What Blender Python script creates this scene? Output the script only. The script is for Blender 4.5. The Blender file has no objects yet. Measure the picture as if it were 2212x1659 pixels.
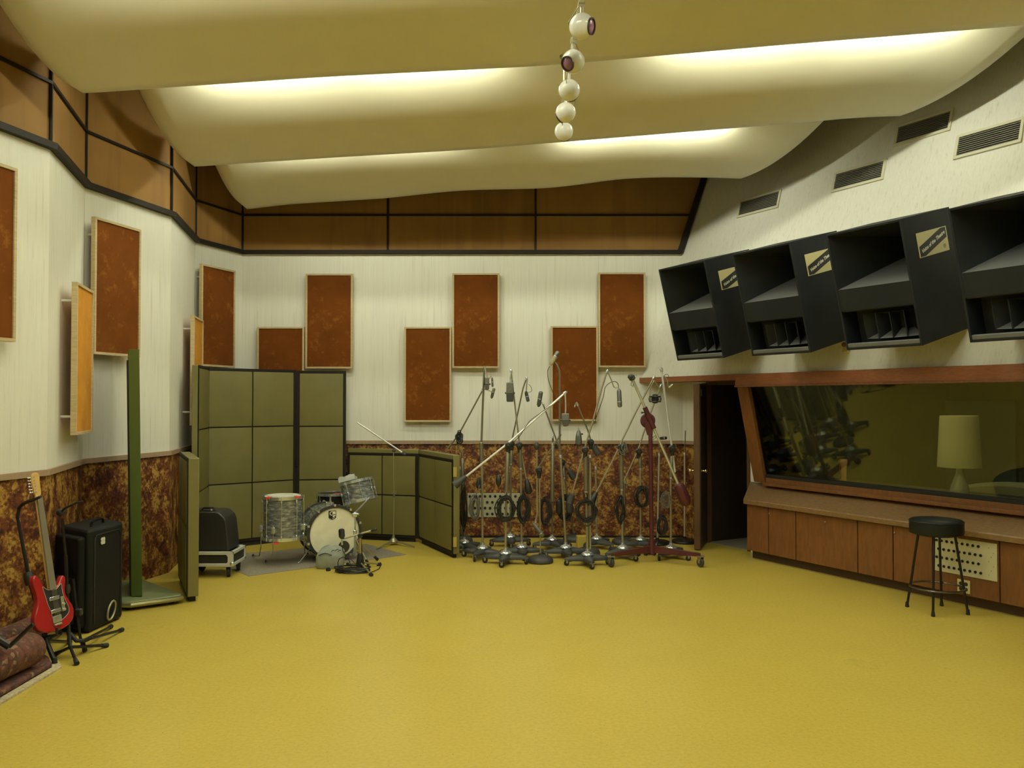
import bpy, bmesh, math, random
from mathutils import Vector, Matrix
V = Vector
PI = math.pi
R = math.radians
random.seed(7)
sc = bpy.context.scene
col = sc.collection

# ------------------------------------------------------------------ camera, world, exposure
IW, IH, FPX = 2212, 1659, 1800.0
EYE = 1.79
PITCH = R(1.13)
cam_data = bpy.data.cameras.new('camera')
cam_data.sensor_fit = 'HORIZONTAL'
cam_data.sensor_width = 36.0
cam_data.lens = 36.0 * FPX / IW
cam_data.clip_end = 100
cam = bpy.data.objects.new('camera', cam_data)
cam.location = (0, 0, EYE)
cam.rotation_euler = (PI / 2 + PITCH, 0, 0)
col.objects.link(cam)
sc.camera = cam

world = bpy.data.worlds.new('world')
sc.world = world
world.use_nodes = True
world.node_tree.nodes['Background'].inputs[0].default_value = (1.0, 0.93, 0.66, 1)
world.node_tree.nodes['Background'].inputs[1].default_value = 0.05

sc.view_settings.view_transform = 'Standard'
sc.view_settings.look = 'None'
sc.view_settings.gamma = 1.0
sc.view_settings.use_curve_mapping = False
sc.view_settings.exposure = -0.04
sc.cycles.use_denoising = True
sc.cycles.max_bounces = 8
sc.cycles.diffuse_bounces = 5
sc.cycles.transparent_max_bounces = 12
sc.cycles.sample_clamp_indirect = 6.0

TUBE_COLOR = (0.97, 1.0, 0.78)
TUBE_POWER = 135.0          # emission of the fluorescent tubes hidden behind the ceiling lips

# ------------------------------------------------------------------ turning a pixel of the photograph into a place in the room
K = 1.11875               # room plan was measured with a 1.6 m eye height; the door and the cabinets say 1.79 m
_f = V((0, math.cos(PITCH), math.sin(PITCH)))
_u = V((0, -math.sin(PITCH), math.cos(PITCH)))
def ray(px, py):
    return _f + V((1, 0, 0)) * ((px - IW / 2) / FPX) + _u * ((IH / 2 - py) / FPX)
def hp(px, py, z=0.0):                   # point on the horizontal plane at height z
    d = ray(px, py); return V((0, 0, EYE)) + d * ((z - EYE) / d.z)
def ad(px, py, Y):                       # point at depth Y
    d = ray(px, py); return V((0, 0, EYE)) + d * (Y / d.y)
def on(px, py, p, n):                    # point on the plane through p with normal n
    d = ray(px, py); o = V((0, 0, EYE)); return o + d * ((p - o).dot(n) / d.dot(n))

# ------------------------------------------------------------------ mesh builder
class MB:
    def __init__(s): s.v = []; s.f = []; s.m = []
    def add(s, vs, fs, mi=0):
        b = len(s.v); s.v += [V(x) for x in vs]
        for f in fs: s.f.append([b + i for i in f]); s.m.append(mi)
        return s
    def hexa(s, p, mi=0):                # 8 corners: bottom ring 0-3, top ring 4-7
        return s.add(p, [(3, 2, 1, 0), (4, 5, 6, 7), (0, 1, 5, 4), (1, 2, 6, 5), (2, 3, 7, 6), (3, 0, 4, 7)], mi)
    def box(s, c, size, M=None, mi=0):
        c = V(c); h = V(size) / 2; M = M or Matrix.Identity(3)
        p = [c + M @ V((x * h.x, y * h.y, z * h.z)) for z in (-1, 1) for x, y in ((-1, -1), (1, -1), (1, 1), (-1, 1))]
        return s.hexa(p, mi)
    def slab(s, o, ex, ey, ez, mi=0):    # parallelepiped from a corner and three edge vectors
        o = V(o); return s.hexa([o, o + ex, o + ex + ey, o + ey, o + ez, o + ex + ez, o + ex + ey + ez, o + ey + ez], mi)
    def tube(s, p0, p1, r0, r1=None, n=10, mi=0, caps=True):
        return s.path([p0, p1], [r0, r0 if r1 is None else r1], n, mi, False, caps)
    def path(s, pts, r, n=8, mi=0, closed=False, caps=True):
        pts = [V(p) for p in pts]; N = len(pts)
        rs = r if isinstance(r, (list, tuple)) else [r] * N
        b = len(s.v); prev = None
        for i, p in enumerate(pts):
            a = pts[(i - 1) % N] if (closed or i > 0) else p
            c = pts[(i + 1) % N] if (closed or i < N - 1) else p
            t = (c - a)
            t = t.normalized() if t.length > 1e-9 else V((0, 0, 1))
            if prev is None:
                q = V((0, 0, 1)) if abs(t.z) < 0.9 else V((1, 0, 0))
                x = t.cross(q).normalized()
            else:
                x = (prev - t * prev.dot(t)); x = x.normalized() if x.length > 1e-6 else t.orthogonal().normalized()
            prev = x; y = t.cross(x)
            for k in range(n):
                an = 2 * PI * k / n
                s.v.append(p + (x * math.cos(an) + y * math.sin(an)) * rs[i])
        M = N if closed else N - 1
        for i in range(M):
            j = (i + 1) % N
            for k in range(n):
                l = (k + 1) % n
                s.f.append([b + i * n + k, b + i * n + l, b + j * n + l, b + j * n + k]); s.m.append(mi)
        if caps and not closed:
            s.f.append([b + k for k in reversed(range(n))]); s.m.append(mi)
            s.f.append([b + (N - 1) * n + k for k in range(n)]); s.m.append(mi)
        return s
    def lathe(s, prof, c, axis=(0, 0, 1), n=24, mi=0, ref=None):   # prof: list of (radius, height along axis)
        c = V(c); a = V(axis).normalized(); x = V(ref) if ref else a.orthogonal().normalized(); y = a.cross(x)
        b = len(s.v); N = len(prof)
        for r, h in prof:
            for k in range(n):
                an = 2 * PI * k / n; s.v.append(c + a * h + (x * math.cos(an) + y * math.sin(an)) * max(r, 1e-5))
        for i in range(N - 1):
            for k in range(n):
                l = (k + 1) % n; s.f.append([b + i * n + k, b + i * n + l, b + (i + 1) * n + l, b + (i + 1) * n + k]); s.m.append(mi)
        s.f.append([b + k for k in reversed(range(n))]); s.m.append(mi)
        s.f.append([b + (N - 1) * n + k for k in range(n)]); s.m.append(mi)
        return s
    def sphere(s, c, r, n=20, mi=0, sc_=(1, 1, 1), axis=None):
        m = max(6, n // 2); c = V(c); b = len(s.v)
        pr = [(math.sin(PI * i / m), -math.cos(PI * i / m)) for i in range(m + 1)]
        for q, h in pr:
            for k in range(n):
                an = 2 * PI * k / n
                s.v.append(c + V((max(q, 1e-4) * math.cos(an) * r * sc_[0], max(q, 1e-4) * math.sin(an) * r * sc_[1], h * r * sc_[2])))
        for i in range(m):
            for k in range(n):
                l = (k + 1) % n; s.f.append([b + i * n + k, b + i * n + l, b + (i + 1) * n + l, b + (i + 1) * n + k]); s.m.append(mi)
        return s
    def prism(s, out, o, ex, ey, ez, mi=0):       # 2-D outline swept along ez
        o = V(o); n = len(out); b = len(s.v)
        for q in (V((0, 0, 0)), V(ez)):
            for x, y in out: s.v.append(o + V(ex) * x + V(ey) * y + q)
        s.f.append([b + i for i in reversed(range(n))]); s.m.append(mi)
        s.f.append([b + n + i for i in range(n)]); s.m.append(mi)
        for i in range(n):
            j = (i + 1) % n; s.f.append([b + i, b + j, b + n + j, b + n + i]); s.m.append(mi)
        return s
    def quad(s, a, b_, c, d, mi=0): return s.add([a, b_, c, d], [(0, 1, 2, 3)], mi)
    def mesh(s, name, off=V((0, 0, 0)), mats=(), ang=35, fixn=True):
        me = bpy.data.meshes.new(name)
        me.from_pydata([tuple(v - off) for v in s.v], [], s.f)
        for m in mats: me.materials.append(m)
        if len(mats) > 1: me.polygons.foreach_set('material_index', s.m)
        if fixn:
            bm = bmesh.new(); bm.from_mesh(me); bmesh.ops.recalc_face_normals(bm, faces=bm.faces); bm.to_mesh(me); bm.free()
        me.polygons.foreach_set('use_smooth', [True] * len(me.polygons))
        me.set_sharp_from_angle(angle=R(ang))
        me.update()
        return me

def wloc(o):
    p = V(o.location)
    while o.parent: o = o.parent; p = p + V(o.location)
    return p
def obj(name, mb, mats, parent=None, loc=None, bevel=0, ang=35, label=None, fixn=True):
    mats = mats if isinstance(mats, (list, tuple)) else [mats]
    base = wloc(parent) if parent else V((0, 0, 0))
    if loc is None: loc = base if parent else V((0, 0, 0))
    loc = V(loc)
    o = bpy.data.objects.new(name, mb.mesh(name, loc, mats, ang, fixn))
    col.objects.link(o); o.location = loc - base
    if parent: o.parent = parent
    if bevel:
        b = o.modifiers.new('bevel', 'BEVEL'); b.width = bevel; b.segments = 2; b.limit_method = 'ANGLE'; b.angle_limit = R(40)
    if label: o['label'] = label
    return o
def inst(name, me, parent, loc, rz=0.0):          # another object on a shared mesh, parented to its thing
    o = bpy.data.objects.new(name, me); col.objects.link(o)
    o.location = V(loc) - wloc(parent); o.rotation_euler = (0, 0, rz); o.parent = parent
    return o
def thing(name, loc, label, cat, group=None):
    o = bpy.data.objects.new(name, None); col.objects.link(o); o.location = loc; o.empty_display_size = 0.1
    return tag(o, label, cat, group)
def tag(o, label, cat, group=None):
    o['label'] = label; o['category'] = cat
    if group: o['group'] = group
    return o
def struct(name, mb, mats, parent=None, **kw):
    o = obj(name, mb, mats, parent, **kw)
    if not parent: o['kind'] = 'structure'
    return o
def textmesh(txt, size, M, extrude=0.0005, shear=0.0, align='CENTER', bold=0.0):
    cu = bpy.data.curves.new('lettering', 'FONT'); cu.body = txt; cu.size = size; cu.extrude = extrude
    cu.align_x = align; cu.align_y = 'CENTER'; cu.shear = shear; cu.offset = bold
    o = bpy.data.objects.new('lettering', cu); col.objects.link(o)
    me = bpy.data.meshes.new_from_object(o)
    mb = MB(); mb.add([M @ v.co for v in me.vertices], [tuple(p.vertices) for p in me.polygons])
    bpy.data.objects.remove(o); bpy.data.curves.remove(cu); bpy.data.meshes.remove(me)
    return mb
def frame4(o, x, y, z):
    M = Matrix.Identity(4)
    for i, a in enumerate((x, y, z)): M.col[i] = V(a).to_4d(); M[3][i] = 0
    M.col[3] = V((o[0], o[1], o[2], 1)); return M

# ------------------------------------------------------------------ materials
def nt(name):
    m = bpy.data.materials.new(name); m.use_nodes = True
    t = m.node_tree; return m, t, t.nodes['Principled BSDF']
def mat(name, c, rough=0.6, metal=0.0, spec=None, sheen=0, emit=None, noise=None, bump=0, coat=0):
    m, t, b = nt(name)
    b.inputs['Base Color'].default_value = (*c, 1); b.inputs['Roughness'].default_value = rough; b.inputs['Metallic'].default_value = metal
    if spec is not None: b.inputs['Specular IOR Level'].default_value = spec
    if coat: b.inputs['Coat Weight'].default_value = coat
    if sheen:
        b.inputs['Sheen Weight'].default_value = sheen; b.inputs['Sheen Tint'].default_value = (*[min(1, x * 2.2) for x in c], 1)
    if emit:
        b.inputs['Emission Color'].default_value = (*emit[0], 1); b.inputs['Emission Strength'].default_value = emit[1]
    if noise:                              # (scale, amount, stretch)
        s, amt, st = noise
        mp, tc = coords(t, st)
        n = t.nodes.new('ShaderNodeTexNoise'); n.inputs['Scale'].default_value = s; n.inputs['Detail'].default_value = 5
        t.links.new(mp.outputs[0], n.inputs['Vector'])
        r = ramp(t, n.outputs[0], [(0.3, [x * (1 - amt) for x in c]), (0.7, [min(1, x * (1 + amt)) for x in c])])
        t.links.new(r.outputs[0], b.inputs['Base Color'])
        if bump:
            bp = t.nodes.new('ShaderNodeBump'); bp.inputs['Strength'].default_value = bump; bp.inputs['Distance'].default_value = 0.004
            t.links.new(n.outputs[0], bp.inputs['Height']); t.links.new(bp.outputs[0], b.inputs['Normal'])
    return m
def coords(t, st=(1, 1, 1), rot=(0, 0, 0)):
    tc = t.nodes.new('ShaderNodeTexCoord'); mp = t.nodes.new('ShaderNodeMapping')
    mp.inputs['Scale'].default_value = st; mp.inputs['Rotation'].default_value = rot
    t.links.new(tc.outputs['Object'], mp.inputs['Vector']); return mp, tc
def ramp(t, src, stops, interp='LINEAR'):
    r = t.nodes.new('ShaderNodeValToRGB'); r.color_ramp.interpolation = interp
    e = r.color_ramp.elements
    while len(e) < len(stops): e.new(0.5)
    for i, (p, c) in enumerate(stops): e[i].position = p; e[i].color = (*c, 1)
    t.links.new(src, r.inputs[0]); return r
def mixc(t, a, b, fac, mode='MIX'):
    n = t.nodes.new('ShaderNodeMix'); n.data_type = 'RGBA'; n.blend_type = mode
    for sock, val in ((n.inputs[0], fac), (n.inputs[6], a), (n.inputs[7], b)):
        if hasattr(val, 'is_output'): t.links.new(val, sock)
        elif isinstance(val, (int, float)): sock.default_value = val
        else: sock.default_value = (*val, 1)
    return n.outputs[2]
def noise(t, vec, scale, detail=4, rough=0.55):
    n = t.nodes.new('ShaderNodeTexNoise'); n.inputs['Scale'].default_value = scale
    n.inputs['Detail'].default_value = detail; n.inputs['Roughness'].default_value = rough
    t.links.new(vec, n.inputs['Vector']); return n.outputs[0]

def make_wall_white():
    m, t, b = nt('white_textured_wallcovering')
    mp, _ = coords(t, (46, 46, 1.5)); n1 = noise(t, mp.outputs[0], 1.0, 3)
    mp2, _ = coords(t, (120, 120, 5.0)); n2 = noise(t, mp2.outputs[0], 1.0, 3)
    mp3, _ = coords(t, (1, 1, 1)); n3 = noise(t, mp3.outputs[0], 0.9, 2)
    r1 = ramp(t, n1, [(0.28, (0.66, 0.635, 0.54)), (0.40, (0.75, 0.735, 0.645)), (0.7, (0.79, 0.775, 0.68))])
    r2 = ramp(t, n2, [(0.27, (0.84, 0.83, 0.80)), (0.38, (1, 1, 1))])
    c = mixc(t, r1.outputs[0], r2.outputs[0], 0.8, 'MULTIPLY')
    r3 = ramp(t, n3, [(0.3, (0.93, 0.93, 0.92)), (0.7, (1, 1, 1))])
    c = mixc(t, c, r3.outputs[0], 0.7, 'MULTIPLY')
    t.links.new(c, b.inputs['Base Color']); b.inputs['Roughness'].default_value = 0.6
    bp = t.nodes.new('ShaderNodeBump'); bp.inputs['Strength'].default_value = 0.15; bp.inputs['Distance'].default_value = 0.003
    t.links.new(n1, bp.inputs['Height']); t.links.new(bp.outputs[0], b.inputs['Normal'])
    return m
def make_wallpaper():
    m, t, b = nt('rust_leaf_wallpaper')
    mp, _ = coords(t, (1, 1, 1))
    big = noise(t, mp.outputs[0], 7.5, 3); sm = noise(t, mp.outputs[0], 38.0, 5, 0.7)
    v = t.nodes.new('ShaderNodeTexVoronoi'); v.inputs['Scale'].default_value = 46; t.links.new(mp.outputs[0], v.inputs['Vector'])
    sep = t.nodes.new('ShaderNodeSeparateColor'); t.links.new(v.outputs['Color'], sep.inputs[0])
    a = t.nodes.new('ShaderNodeMath'); a.operation = 'MULTIPLY_ADD'; t.links.new(big, a.inputs[0]); a.inputs[1].default_value = 1.25; a.inputs[2].default_value = -0.42
    a2 = t.nodes.new('ShaderNodeMath'); a2.operation = 'MULTIPLY_ADD'; t.links.new(sm, a2.inputs[0]); a2.inputs[1].default_value = 0.75; t.links.new(a.outputs[0], a2.inputs[2])
    a3 = t.nodes.new('ShaderNodeMath'); a3.operation = 'MULTIPLY_ADD'; t.links.new(sep.outputs[0], a3.inputs[0]); a3.inputs[1].default_value = 0.26; t.links.new(a2.outputs[0], a3.inputs[2])
    r = ramp(t, a3.outputs[0], [(0.40, (0.014, 0.005, 0.003)), (0.51, (0.050, 0.009, 0.004)), (0.60, (0.115, 0.018, 0.005)), (0.70, (0.135, 0.044, 0.009)), (0.80, (0.25, 0.120, 0.020)), (0.92, (0.42, 0.25, 0.05))])
    t.links.new(r.outputs[0], b.inputs['Base Color']); b.inputs['Roughness'].default_value = 0.55
    return m
def make_floor():
    m, t, b = nt('yellow_linoleum')
    mp, _ = coords(t, (1, 1, 1))
    n1 = noise(t, mp.outputs[0], 42, 6, 0.7); n2 = noise(t, mp.outputs[0], 0.55, 3); n3 = noise(t, mp.outputs[0], 62, 3)
    r1 = ramp(t, n1, [(0.30, (0.51, 0.380, 0.062)), (0.5, (0.60, 0.455, 0.082)), (0.72, (0.65, 0.51, 0.108))])
    r2 = ramp(t, n2, [(0.3, (0.88, 0.86, 0.80)), (0.7, (1, 1, 1))])
    c = mixc(t, r1.outputs[0], r2.outputs[0], 0.8, 'MULTIPLY')
    r3 = ramp(t, n3, [(0.285, (0.30, 0.24, 0.15)), (0.325, (1, 1, 1))])
    c = mixc(t, c, r3.outputs[0], 0.7, 'MULTIPLY')
    t.links.new(c, b.inputs['Base Color'])
    rr = ramp(t, n2, [(0.3, (0.36, 0.36, 0.36)), (0.7, (0.27, 0.27, 0.27))])
    t.links.new(rr.outputs[0], b.inputs['Roughness'])
    b.inputs['Specular IOR Level'].default_value = 0.4
    return m
def make_wood(name, c, scale=1.0, st=(1, 1, 14), rough=0.4, contrast=0.35):
    m, t, b = nt(name)
    mp, _ = coords(t, st); n = noise(t, mp.outputs[0], 5 * scale, 6, 0.6)
    r = ramp(t, n, [(0.25, [x * (1 - contrast) for x in c]), (0.5, c), (0.75, [min(1, x * (1 + contrast)) for x in c])])
    t.links.new(r.outputs[0], b.inputs['Base Color']); b.inputs['Roughness'].default_value = rough
    return m
def make_velvet(name, c, light):
    m, t, b = nt(name)
    mp, _ = coords(t, (1, 1, 1)); n1 = noise(t, mp.outputs[0], 3.2, 4, 0.6); n2 = noise(t, mp.outputs[0], 9, 5, 0.7)
    r1 = ramp(t, n1, [(0.35, [x * 0.82 for x in c]), (0.65, [x * 1.1 for x in c])])
    r2 = ramp(t, n2, [(0.55, (0, 0, 0)), (0.78, (.9, .9, .9))])
    cc = mixc(t, r1.outputs[0], light, r2.outputs[0])
    t.links.new(cc, b.inputs['Base Color']); b.inputs['Roughness'].default_value = 0.9
    b.inputs['Specular IOR Level'].default_value = 0.1
    b.inputs['Sheen Weight'].default_value = 0.12; b.inputs['Sheen Tint'].default_value = (*light, 1)
    return m
def make_band():
    m, t, b = nt('tan_fabric_panelling')
    mp, _ = coords(t, (1, 1, 1)); n1 = noise(t, mp.outputs[0], 1.4, 3)
    mp2, _ = coords(t, (5, 5, 0.35)); n2 = noise(t, mp2.outputs[0], 1.0, 3)
    c = (0.28, 0.146, 0.034)
    r1 = ramp(t, n1, [(0.3, [x * 0.85 for x in c]), (0.7, [x * 1.1 for x in c])])
    r2 = ramp(t, n2, [(0.34, (0.72, 0.68, 0.6)), (0.48, (1, 1, 1))])
    t.links.new(mixc(t, r1.outputs[0], r2.outputs[0], 0.6, 'MULTIPLY'), b.inputs['Base Color']); b.inputs['Roughness'].default_value = 0.8
    return m
def make_pearl():
    m, t, b = nt('grey_oyster_pearl_wrap')
    mp, _ = coords(t, (1.2, 1.2, 4.5)); n1 = noise(t, mp.outputs[0], 11, 4, 0.6)
    mp2, _ = coords(t, (1, 1, 5)); n2 = noise(t, mp2.outputs[0], 16, 3)
    r = ramp(t, n1, [(0.3, (0.11, 0.12, 0.12)), (0.5, (0.20, 0.21, 0.205)), (0.68, (0.46, 0.47, 0.44))])
    r2 = ramp(t, n2, [(0.35, (0.5, 0.5, 0.5)), (0.6, (1, 1, 1))])
    t.links.new(mixc(t, r.outputs[0], r2.outputs[0], 0.7, 'MULTIPLY'), b.inputs['Base Color'])
    b.inputs['Roughness'].default_value = 0.22; b.inputs['Metallic'].default_value = 0.25; b.inputs['Coat Weight'].default_value = 0.5
    return m
def make_rug():
    m, t, b = nt('worn_red_oriental_rug')
    mp, _ = coords(t, (1, 1, 1))
    v = t.nodes.new('ShaderNodeTexVoronoi'); v.inputs['Scale'].default_value = 38; t.links.new(mp.outputs[0], v.inputs['Vector'])
    sep = t.nodes.new('ShaderNodeSeparateColor'); t.links.new(v.outputs['Color'], sep.inputs[0])
    n = noise(t, mp.outputs[0], 22, 5, 0.7); nb = noise(t, mp.outputs[0], 4, 3)
    r = ramp(t, sep.outputs[0], [(0.0, (0.10, 0.035, 0.025)), (0.35, (0.17, 0.060, 0.042)), (0.6, (0.07, 0.05, 0.045)), (0.85, (0.28, 0.19, 0.11))], 'CONSTANT')
    r2 = ramp(t, n, [(0.35, (0.45, 0.42, 0.4)), (0.65, (1.15, 1.1, 1.0))])
    c = mixc(t, (0.14, 0.055, 0.04), r.outputs[0], ramp(t, nb, [(0.4, (0.2,) * 3), (0.6, (0.9,) * 3)]).outputs[0])
    t.links.new(mixc(t, c, r2.outputs[0], 0.9, 'MULTIPLY'), b.inputs['Base Color']); b.inputs['Roughness'].default_value = 0.95
    return m
def make_glass(name, refl=0.0, tint=(0.80, 0.82, 0.70)):
    m = bpy.data.materials.new(name); m.use_nodes = True; t = m.node_tree
    for n in list(t.nodes): t.nodes.remove(n)
    o = t.nodes.new('ShaderNodeOutputMaterial'); mx = t.nodes.new('ShaderNodeMixShader')
    tr = t.nodes.new('ShaderNodeBsdfTransparent'); tr.inputs[0].default_value = (*tint, 1)
    gl = t.nodes.new('ShaderNodeBsdfGlossy'); gl.inputs['Roughness'].default_value = 0.02; gl.inputs[0].default_value = (0.95, 0.95, 0.9, 1)
    fr = t.nodes.new('ShaderNodeFresnel'); fr.inputs[0].default_value = 1.42
    ad_ = t.nodes.new('ShaderNodeMath'); ad_.operation = 'ADD'; ad_.inputs[1].default_value = refl; t.links.new(fr.outputs[0], ad_.inputs[0])
    t.links.new(ad_.outputs[0], mx.inputs[0]); t.links.new(tr.outputs[0], mx.inputs[1]); t.links.new(gl.outputs[0], mx.inputs[2]); t.links.new(mx.outputs[0], o.inputs[0])
    return m

M_WALL = make_wall_white(); M_PAPER = make_wallpaper(); M_FLOOR = make_floor(); M_BAND = make_band()
M_RUST = make_velvet('rust_velvet', (0.145, 0.043, 0.007), (0.27, 0.105, 0.018))
M_RUST_SHEEN = make_velvet('rust_velvet_sheen', (0.58, 0.255, 0.035), (0.62, 0.36, 0.09))  # rust velvet on the turned facets, its grazing sheen put into the colour
M_PINE = make_wood('pale_frame_wood', (0.52, 0.40, 0.22), 2, (1, 1, 8), 0.55, 0.2)
M_RAIL = make_wood('greyed_rail_wood', (0.36, 0.25, 0.16), 2, (8, 8, 1), 0.5, 0.15)
M_TRIMDK = mat('dark_brown_batten', (0.017, 0.013, 0.010), 0.6, spec=.2)
M_CEIL = mat('cream_ceiling_fabric', (0.70, 0.66, 0.50), 0.75, noise=(3, 0.02, (1, 1, 1)))
M_SLAB = mat('upper_void_paint', (0.10, 0.08, 0.05), 0.9)
M_OLIVE = mat('olive_vinyl', (0.158, 0.138, 0.040), 0.5, noise=(5, 0.06, (1, 1, 1)))
M_OLIVE2 = mat('olive_vinyl_edge', (0.180, 0.158, 0.050), 0.45, noise=(5, 0.05, (1, 1, 1)))
M_GREEN = mat('green_painted_board', (0.085, 0.125, 0.022), 0.5)
M_GREENFLR = mat('grey_green_board', (0.22, 0.25, 0.12), 0.45, noise=(6, 0.10, (1, 1, 1)))
M_BLACK = mat('black_plastic', (0.018, 0.018, 0.017), 0.42)
M_BLACKM = mat('black_metal', (0.014, 0.013, 0.013), 0.35, 0.3)
M_RUBBER = mat('black_rubber', (0.012, 0.012, 0.012), 0.7)
M_CAST = mat('charcoal_cast_iron', (0.043, 0.044, 0.042), 0.55)
M_CHROME = mat('chrome', (0.76, 0.81, 0.84), 0.20, 0.85)
M_STEEL = mat('dull_nickel_tube', (0.36, 0.33, 0.22), 0.36, 0.6)
M_DKSTEEL = mat('tarnished_dark_tube', (0.20, 0.18, 0.12), 0.42, 0.6)
M_GREYMIC = mat('grey_enamel', (0.12, 0.12, 0.105), 0.40, 0.35)
M_GRILLE = mat('mesh_grille_grey', (0.20, 0.20, 0.17), 0.45, 0.7, noise=(220, 0.5, (1, 1, 1)))
M_NICKEL = mat('satin_nickel', (0.64, 0.63, 0.52), 0.30, 0.7)
M_MAROON = mat('maroon_paint', (0.075, 0.014, 0.018), 0.35)
M_SPK = mat('charcoal_speaker_paint', (0.011, 0.0135, 0.0155), 0.55, spec=.25, noise=(7, 0.15, (1, 1, 1)))
M_SPKLIT = mat('charcoal_lit_faces', (0.11, 0.112, 0.11), 0.55)  # speaker charcoal with the light on upward faces put into the colour
M_DARKIN = mat('dark_recess_paint', (0.012, 0.013, 0.013), 0.7)
M_LABEL = mat('cream_label', (0.62, 0.55, 0.27), 0.5)
M_LABELBK = mat('black_label_ink', (0.016, 0.015, 0.013), 0.5)
M_LABELWH = mat('white_label_ink', (0.74, 0.72, 0.58), 0.5)
M_PLATE = mat('cream_jack_plate', (0.60, 0.57, 0.36), 0.4)
M_PLATE2 = mat('grey_cream_jack_plate', (0.40, 0.38, 0.25), 0.4)
M_VENT = mat('cream_vent_paint', (0.66, 0.63, 0.47), 0.5)
M_SLAT = mat('vent_slat_grey', (0.28, 0.26, 0.19), 0.5)
M_DESK = make_wood('console_top_wood', (0.205, 0.118, 0.050), 1.6, (3, 3, 12), 0.42, 0.3)
M_FRONT = make_wood('red_brown_veneer', (0.175, 0.068, 0.020), 1.2, (6, 6, 1), 0.42, 0.25)
M_LINTEL = make_wood('reddish_lintel_wood', (0.26, 0.092, 0.035), 1.5, (2, 2, 10), 0.45, 0.25)
M_PLINTH = mat('brown_plinth', (0.075, 0.040, 0.020), 0.6)
M_DOOR = make_wood('dark_door_wood', (0.105, 0.052, 0.020), 1.5, (8, 8, 1), 0.42, 0.35)
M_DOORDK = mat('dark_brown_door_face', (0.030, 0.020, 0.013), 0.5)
M_BRASS = mat('polished_brass', (0.80, 0.62, 0.28), 0.2, 1.0)
M_LEATHER = mat('black_vinyl_cushion', (0.008, 0.010, 0.010), 0.42, spec=.3)
M_WHITEBALL = mat('white_enamel_ball', (0.80, 0.79, 0.70), 0.22, coat=0.3)
M_LENS = mat('violet_lamp_lens', (0.30, 0.15, 0.22), 0.18)
M_LENSRIM = mat('dark_violet_rim', (0.050, 0.020, 0.032), 0.4)
M_PEARL = make_pearl()
M_HEAD = mat('aged_cream_drumhead', (0.80, 0.76, 0.56), 0.6, noise=(7, 0.10, (1, 1, 1)))
M_HEADWH = mat('white_drumhead', (0.70, 0.69, 0.60), 0.5)
M_HOOP = mat('dark_drum_hoop', (0.035, 0.036, 0.034), 0.3)
M_REDTAPE = mat('fluorescent_red_tape', (0.90, 0.10, 0.05), 0.6)
M_CLOTH = mat('pale_grey_cloth', (0.30, 0.32, 0.26), 0.85, noise=(14, 0.08, (1, 1, 1)))
M_TISSUE = mat('grey_white_towel', (0.42, 0.43, 0.38), 0.9)
M_MAT = mat('grey_brown_carpet', (0.235, 0.200, 0.150), 0.95, noise=(60, 0.22, (1, 1, 1)))
M_RUG = make_rug()
M_FRINGE = mat('cream_rug_fringe', (0.50, 0.42, 0.26), 0.95, noise=(50, 0.3, (1, 1, 1)))
M_BAG = mat('black_nylon', (0.006, 0.006, 0.006), 0.7, spec=.15)
M_BAG2 = mat('charcoal_nylon', (0.008, 0.0085, 0.008), 0.65, spec=.2)
M_TAGWH = mat('white_tag', (0.62, 0.62, 0.52), 0.5)
M_RED = mat('red_guitar_lacquer', (0.36, 0.016, 0.018), 0.22, coat=0.4)
M_MAPLE = make_wood('maple_neck', (0.60, 0.38, 0.12), 2, (1, 1, 6), 0.4, 0.15)
M_FRET = mat('greyed_fretboard', (0.22, 0.19, 0.14), 0.5)
M_ALU = mat('aluminium_edging', (0.78, 0.79, 0.74), 0.36, 0.45)
M_CABLE = mat('black_cable', (0.014, 0.014, 0.013), 0.5)
M_CABLEG = mat('grey_cable', (0.13, 0.13, 0.105), 0.5)
M_YELLOW = mat('yellow_foam_block', (0.52, 0.38, 0.06), 0.8)
M_SHADE = mat('cream_lampshade', (0.80, 0.74, 0.40), 0.8)
M_CERAMIC = mat('white_ceramic', (0.85, 0.86, 0.80), 0.25)
M_PEACH = mat('peach_glass', (0.75, 0.42, 0.17), 0.4)
M_CTRL = mat('olive_control_room_wall', (0.115, 0.108, 0.052), 0.8)
M_CTRL2 = mat('grey_green_control_panel', (0.155, 0.165, 0.105), 0.7)
M_SOFA = mat('olive_upholstery', (0.30, 0.27, 0.12), 0.9)
M_BRASSHINGE = mat('brass_hinge', (0.55, 0.45, 0.15), 0.4, 0.8)
M_TUBE = mat('lit_fluorescent_tube', (0.9, 0.9, 0.8), 0.4, emit=(TUBE_COLOR, TUBE_POWER))
M_GLASS = make_glass('window_glass')
M_FIX = mat('white_lamp_batten', (0.7, 0.68, 0.55), 0.5)
# ------------------------------------------------------------------ room plan
D = hp(1106, 1161, 0).y                       # back wall
ZW = ad(1106, 951.5, D).z                     # top of the wallpaper dado
ZB = ad(1106, 548.5, D).z                     # bottom of the tan band
ZM = ad(1106, 465, D).z                       # middle batten of the band
ZTOP = 6.3
REAR = -1.9
pts = [hp(108, 322, ZB), hp(184, 405, ZB), hp(369.6, 467.5, ZB), hp(422, 523, ZB)]
LW = [V((-3.55, REAR)), V((-3.55 * K, -0.3)), V((-3.16 * K, 0.8)), V((-3.45 * K, 1.8)), V((-3.15 * K, 2.9)), V((-3.47 * K, 4.0)), V((-3.56 * K, 4.75 * K)),
      pts[0].xy, pts[1].xy, pts[2].xy, pts[3].xy, V((ad(523, 548.5, D).x, D))]
LW[4] = V((-3.2 * K, 3.4)); LW[5] = V((-3.56 * K, 4.5))
LW.pop(6)
XBL = LW[-1].x                                # back-left corner
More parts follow.
